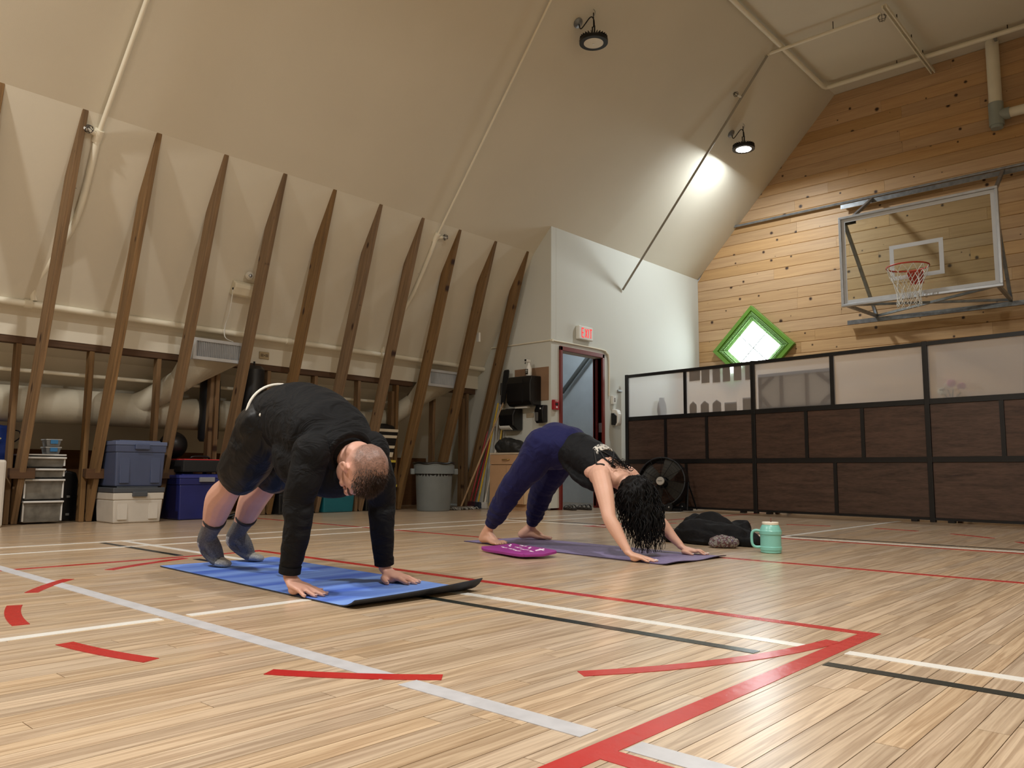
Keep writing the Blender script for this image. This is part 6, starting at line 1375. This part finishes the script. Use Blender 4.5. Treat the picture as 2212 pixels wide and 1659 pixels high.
# tank top with sagging front
b = MB()
limb(b, [V((-2.985, 3.858, 0.610)), V((-2.90, 3.860, 0.572)), V((-2.81, 3.864, 0.522)), V((-2.765, 3.866, 0.497))], [(0.142, 0.118), (0.143, 0.120), (0.145, 0.112), (0.140, 0.094)], side=(0, 1, 0), n=24)
limb(b, [V((-3.00, 3.858, 0.545)), V((-2.90, 3.86, 0.45)), V((-2.79, 3.862, 0.40)), V((-2.72, 3.864, 0.385))], [(0.125, 0.03), (0.13, 0.045), (0.125, 0.05), (0.10, 0.04)], side=(0, 1, 0), n=20)
b.ell((-2.76, 3.862, 0.44), (0.10, 0.135, 0.07), X=(0.85, 0, -0.5))
me = remesh(b, 0.0085, 3)
displace(me, lambda q, n: q + n * noise.noise(V((q.x * 22 - q.z * 14, q.y * 4, q.z * 10))) * 0.006)
obj('tank_top', me, M_tank, wom, label='black tank top with strappy back')
wtank = BVHTree.FromPolygons([v.co.copy() for v in me.vertices], [tuple(p.vertices) for p in me.polygons])
def on_back(p, off=0.004):
    best = None
    for tr in (wbody, wtank):
        h, nrm, _, _ = tr.ray_cast(V(p) + V((0.25, 0, 0.45)), V((-0.25, 0, -0.45)).normalized())
        if h is not None and (best is None or (h - V(p) - V((0.25, 0, 0.45))).length < best[1]): best = (h + nrm * off, (h - V(p) - V((0.25, 0, 0.45))).length)
    return best[0] if best else V(p)
def strap(name, pts, r, m):
    q = [on_back(p) for p in spline(pts, 7)]
    MB().tube(q, r, 8, dome=True).build(name, m, wom, smooth=True)
zt_ = lambda x: 0.50 + (-2.76 - x) * 0.55
M_strap = pm('strap_black', (16, 16, 18), 0.7)
for y0, y1 in ((3.775, 3.795), (3.955, 3.94)):
    strap('strap', [(-2.80, y0 + 0.02 * (1 if y0 < 3.87 else -1), zt_(-2.80)), (-2.74, y1, zt_(-2.74)), (-2.68, y1 - 0.02 * (1 if y1 > 3.87 else -1), zt_(-2.68))], 0.0055, M_strap)
strap('strap', [(-2.79, 3.80, zt_(-2.79)), (-2.735, 3.87, zt_(-2.735)), (-2.69, 3.93, zt_(-2.69))], 0.005, M_strap)
strap('strap', [(-2.79, 3.93, zt_(-2.79)), (-2.735, 3.86, zt_(-2.735)), (-2.69, 3.80, zt_(-2.69))], 0.005, M_strap)
strap('strap', [(-2.80, 3.765, zt_(-2.80)), (-2.745, 3.742, zt_(-2.745)), (-2.70, 3.735, zt_(-2.70))], 0.0055, M_strap)
# patterned bra band
m, nt, bs_ = _base('band_pattern'); N, L = nt.nodes, nt.links; bs_.inputs['Roughness'].default_value = 0.8
g = N.new('ShaderNodeNewGeometry'); mp = N.new('ShaderNodeMapping'); mp.inputs['Scale'].default_value = (60, 45, 60); L.new(g.outputs['Position'], mp.inputs[0]); n1 = N.new('ShaderNodeTexNoise'); n1.inputs['Scale'].default_value = 1; n1.inputs['Distortion'].default_value = 1.5; L.new(mp.outputs[0], n1.inputs[0])
rr_ = N.new('ShaderNodeValToRGB'); rr_.color_ramp.elements[0].position = 0.44; rr_.color_ramp.elements[1].position = 0.50; rr_.color_ramp.elements[0].color = lin((40, 40, 42)); rr_.color_ramp.elements[1].color = lin((206, 202, 194)); L.new(n1.outputs['Fac'], rr_.inputs[0]); L.new(rr_.outputs[0], bs_.inputs['Base Color'])
vs = []; nu, nv = 18, 4
for i in range(nu + 1):
    for k in range(nv + 1):
        y = 3.775 + 0.19 * i / nu; bow = 0.012 * math.sin(math.pi * i / nu); x = -2.822 + 0.040 * k / nv - bow
        vs.append(on_back((x, y, zt_(x)), 0.0055))
b = MB(); n_ = len(vs); off = [v - V((0.2, 0, 0.4)).normalized() * 0.012 for v in vs]
I = lambda i, k: i * (nv + 1) + k
fs = [(I(i, k), I(i + 1, k), I(i + 1, k + 1), I(i, k + 1)) for i in range(nu) for k in range(nv)]; fs += [tuple(n_ + q for q in f[::-1]) for f in fs]
for i in range(nu): fs += [(I(i, 0), n_ + I(i, 0), n_ + I(i + 1, 0), I(i + 1, 0)), (I(i, nv), I(i + 1, nv), n_ + I(i + 1, nv), n_ + I(i, nv))]
for k in range(nv): fs += [(I(0, k), I(0, k + 1), n_ + I(0, k + 1), n_ + I(0, k)), (I(nu, k), n_ + I(nu, k), n_ + I(nu, k + 1), I(nu, k + 1))]
b.add(vs + off, fs); b.build('back_band', m, wom, smooth='auto', label='black and white patterned back band')
# curly hair
b = MB(); hc2 = wHC + V((0.015, 0.0, 0.0))
b.ell(hc2 + V((0.0, 0, 0.015)), (0.105, 0.115, 0.125)); b.ell(hc2 + V((0.045, 0.01, -0.07)), (0.085, 0.10, 0.10)); b.ell(hc2 + V((-0.03, 0, 0.07)), (0.065, 0.085, 0.06)); b.ell(hc2 + V((0.045, 0.06, -0.02)), (0.07, 0.06, 0.08))
me = remesh(b, 0.009, 3); 
displace(me, lambda q, n: q + n * (noise.noise(q * 34) * 0.014 + abs(noise.noise(q * 70)) * 0.008))
hair_o = obj('hair', me, M_hairw, wom, label='long curly black hair hanging forward')
srf = [(v.co.copy(), v.normal.copy()) for v in me.vertices]
b = MB(); rg = random.Random(31)
for k in range(620):
    p, nrm = srf[rg.randrange(len(srf))]
    if p.x < wHC.x - 0.05 and p.z < wHC.z: continue
    low = p.z < hc2.z - 0.03
    ln = rg.uniform(0.05, 0.12) if not low else min(rg.uniform(0.07, 0.20), p.z - 0.03)
    if k % 45 == 0 and low: ln = p.z - 0.025
    amp = rg.uniform(0.005, 0.012); fq = rg.uniform(40, 70); ph = rg.uniform(0, 6.28); ax1 = V((rg.uniform(-1, 1), rg.uniform(-1, 1), 0)).normalized(); ax2 = V((-ax1.y, ax1.x, 0)); pts = []; rad = []
    n_ = max(6, int(ln / 0.012))
    for i in range(n_ + 1):
        s = ln * i / n_; out = (nrm * 0.5 + V((0.25, 0, 0))) * min(s, 0.03) * 0.9
        pts.append(p + out + V((0, 0, -s * (0.95 if low else 0.8))) + ax1 * math.sin(s * fq + ph) * amp + ax2 * math.cos(s * fq + ph) * amp * 0.8); rad.append(0.0034 * (1 - 0.75 * i / n_))
    if min(q.z for q in pts) < 0.012: continue
    b.tube(pts, rad, 5)
tag(b.build('curls', M_hairw, hair_o, smooth=True), kind='stuff')
b = MB()
for k in range(18):                       # ringlets falling off the nape
    p = on_back((-2.69 + rg.uniform(-0.03, 0.03), 3.86 + rg.uniform(-0.07, 0.09), 0.5), 0.008); r = rg.uniform(0.008, 0.014); ph = rg.uniform(0, 6)
    b.tube([p + V((0.0022 * i + r * math.cos(i * 0.7 + ph) * 0.6, r * math.cos(i * 0.7 + ph), r * math.sin(i * 0.7 + ph) + 0.006 - 0.0016 * i)) for i in range(22)], 0.0016, 4)
tag(b.build('ringlets', M_hairw, hair_o, smooth=True), kind='stuff')
b = MB(); e_ = w['eR'].lerp(w['wR'], 0.06)
d = (w['wR'] - w['eR']).normalized(); sx = d.orthogonal().normalized(); sy = d.cross(sx)
M_nailw = pm('nail_white', (236, 228, 226), 0.3)
nails(tR + tL, M_nailw, wom); nails(toes, pm('toe_nail', (206, 168, 156), 0.35), wom)
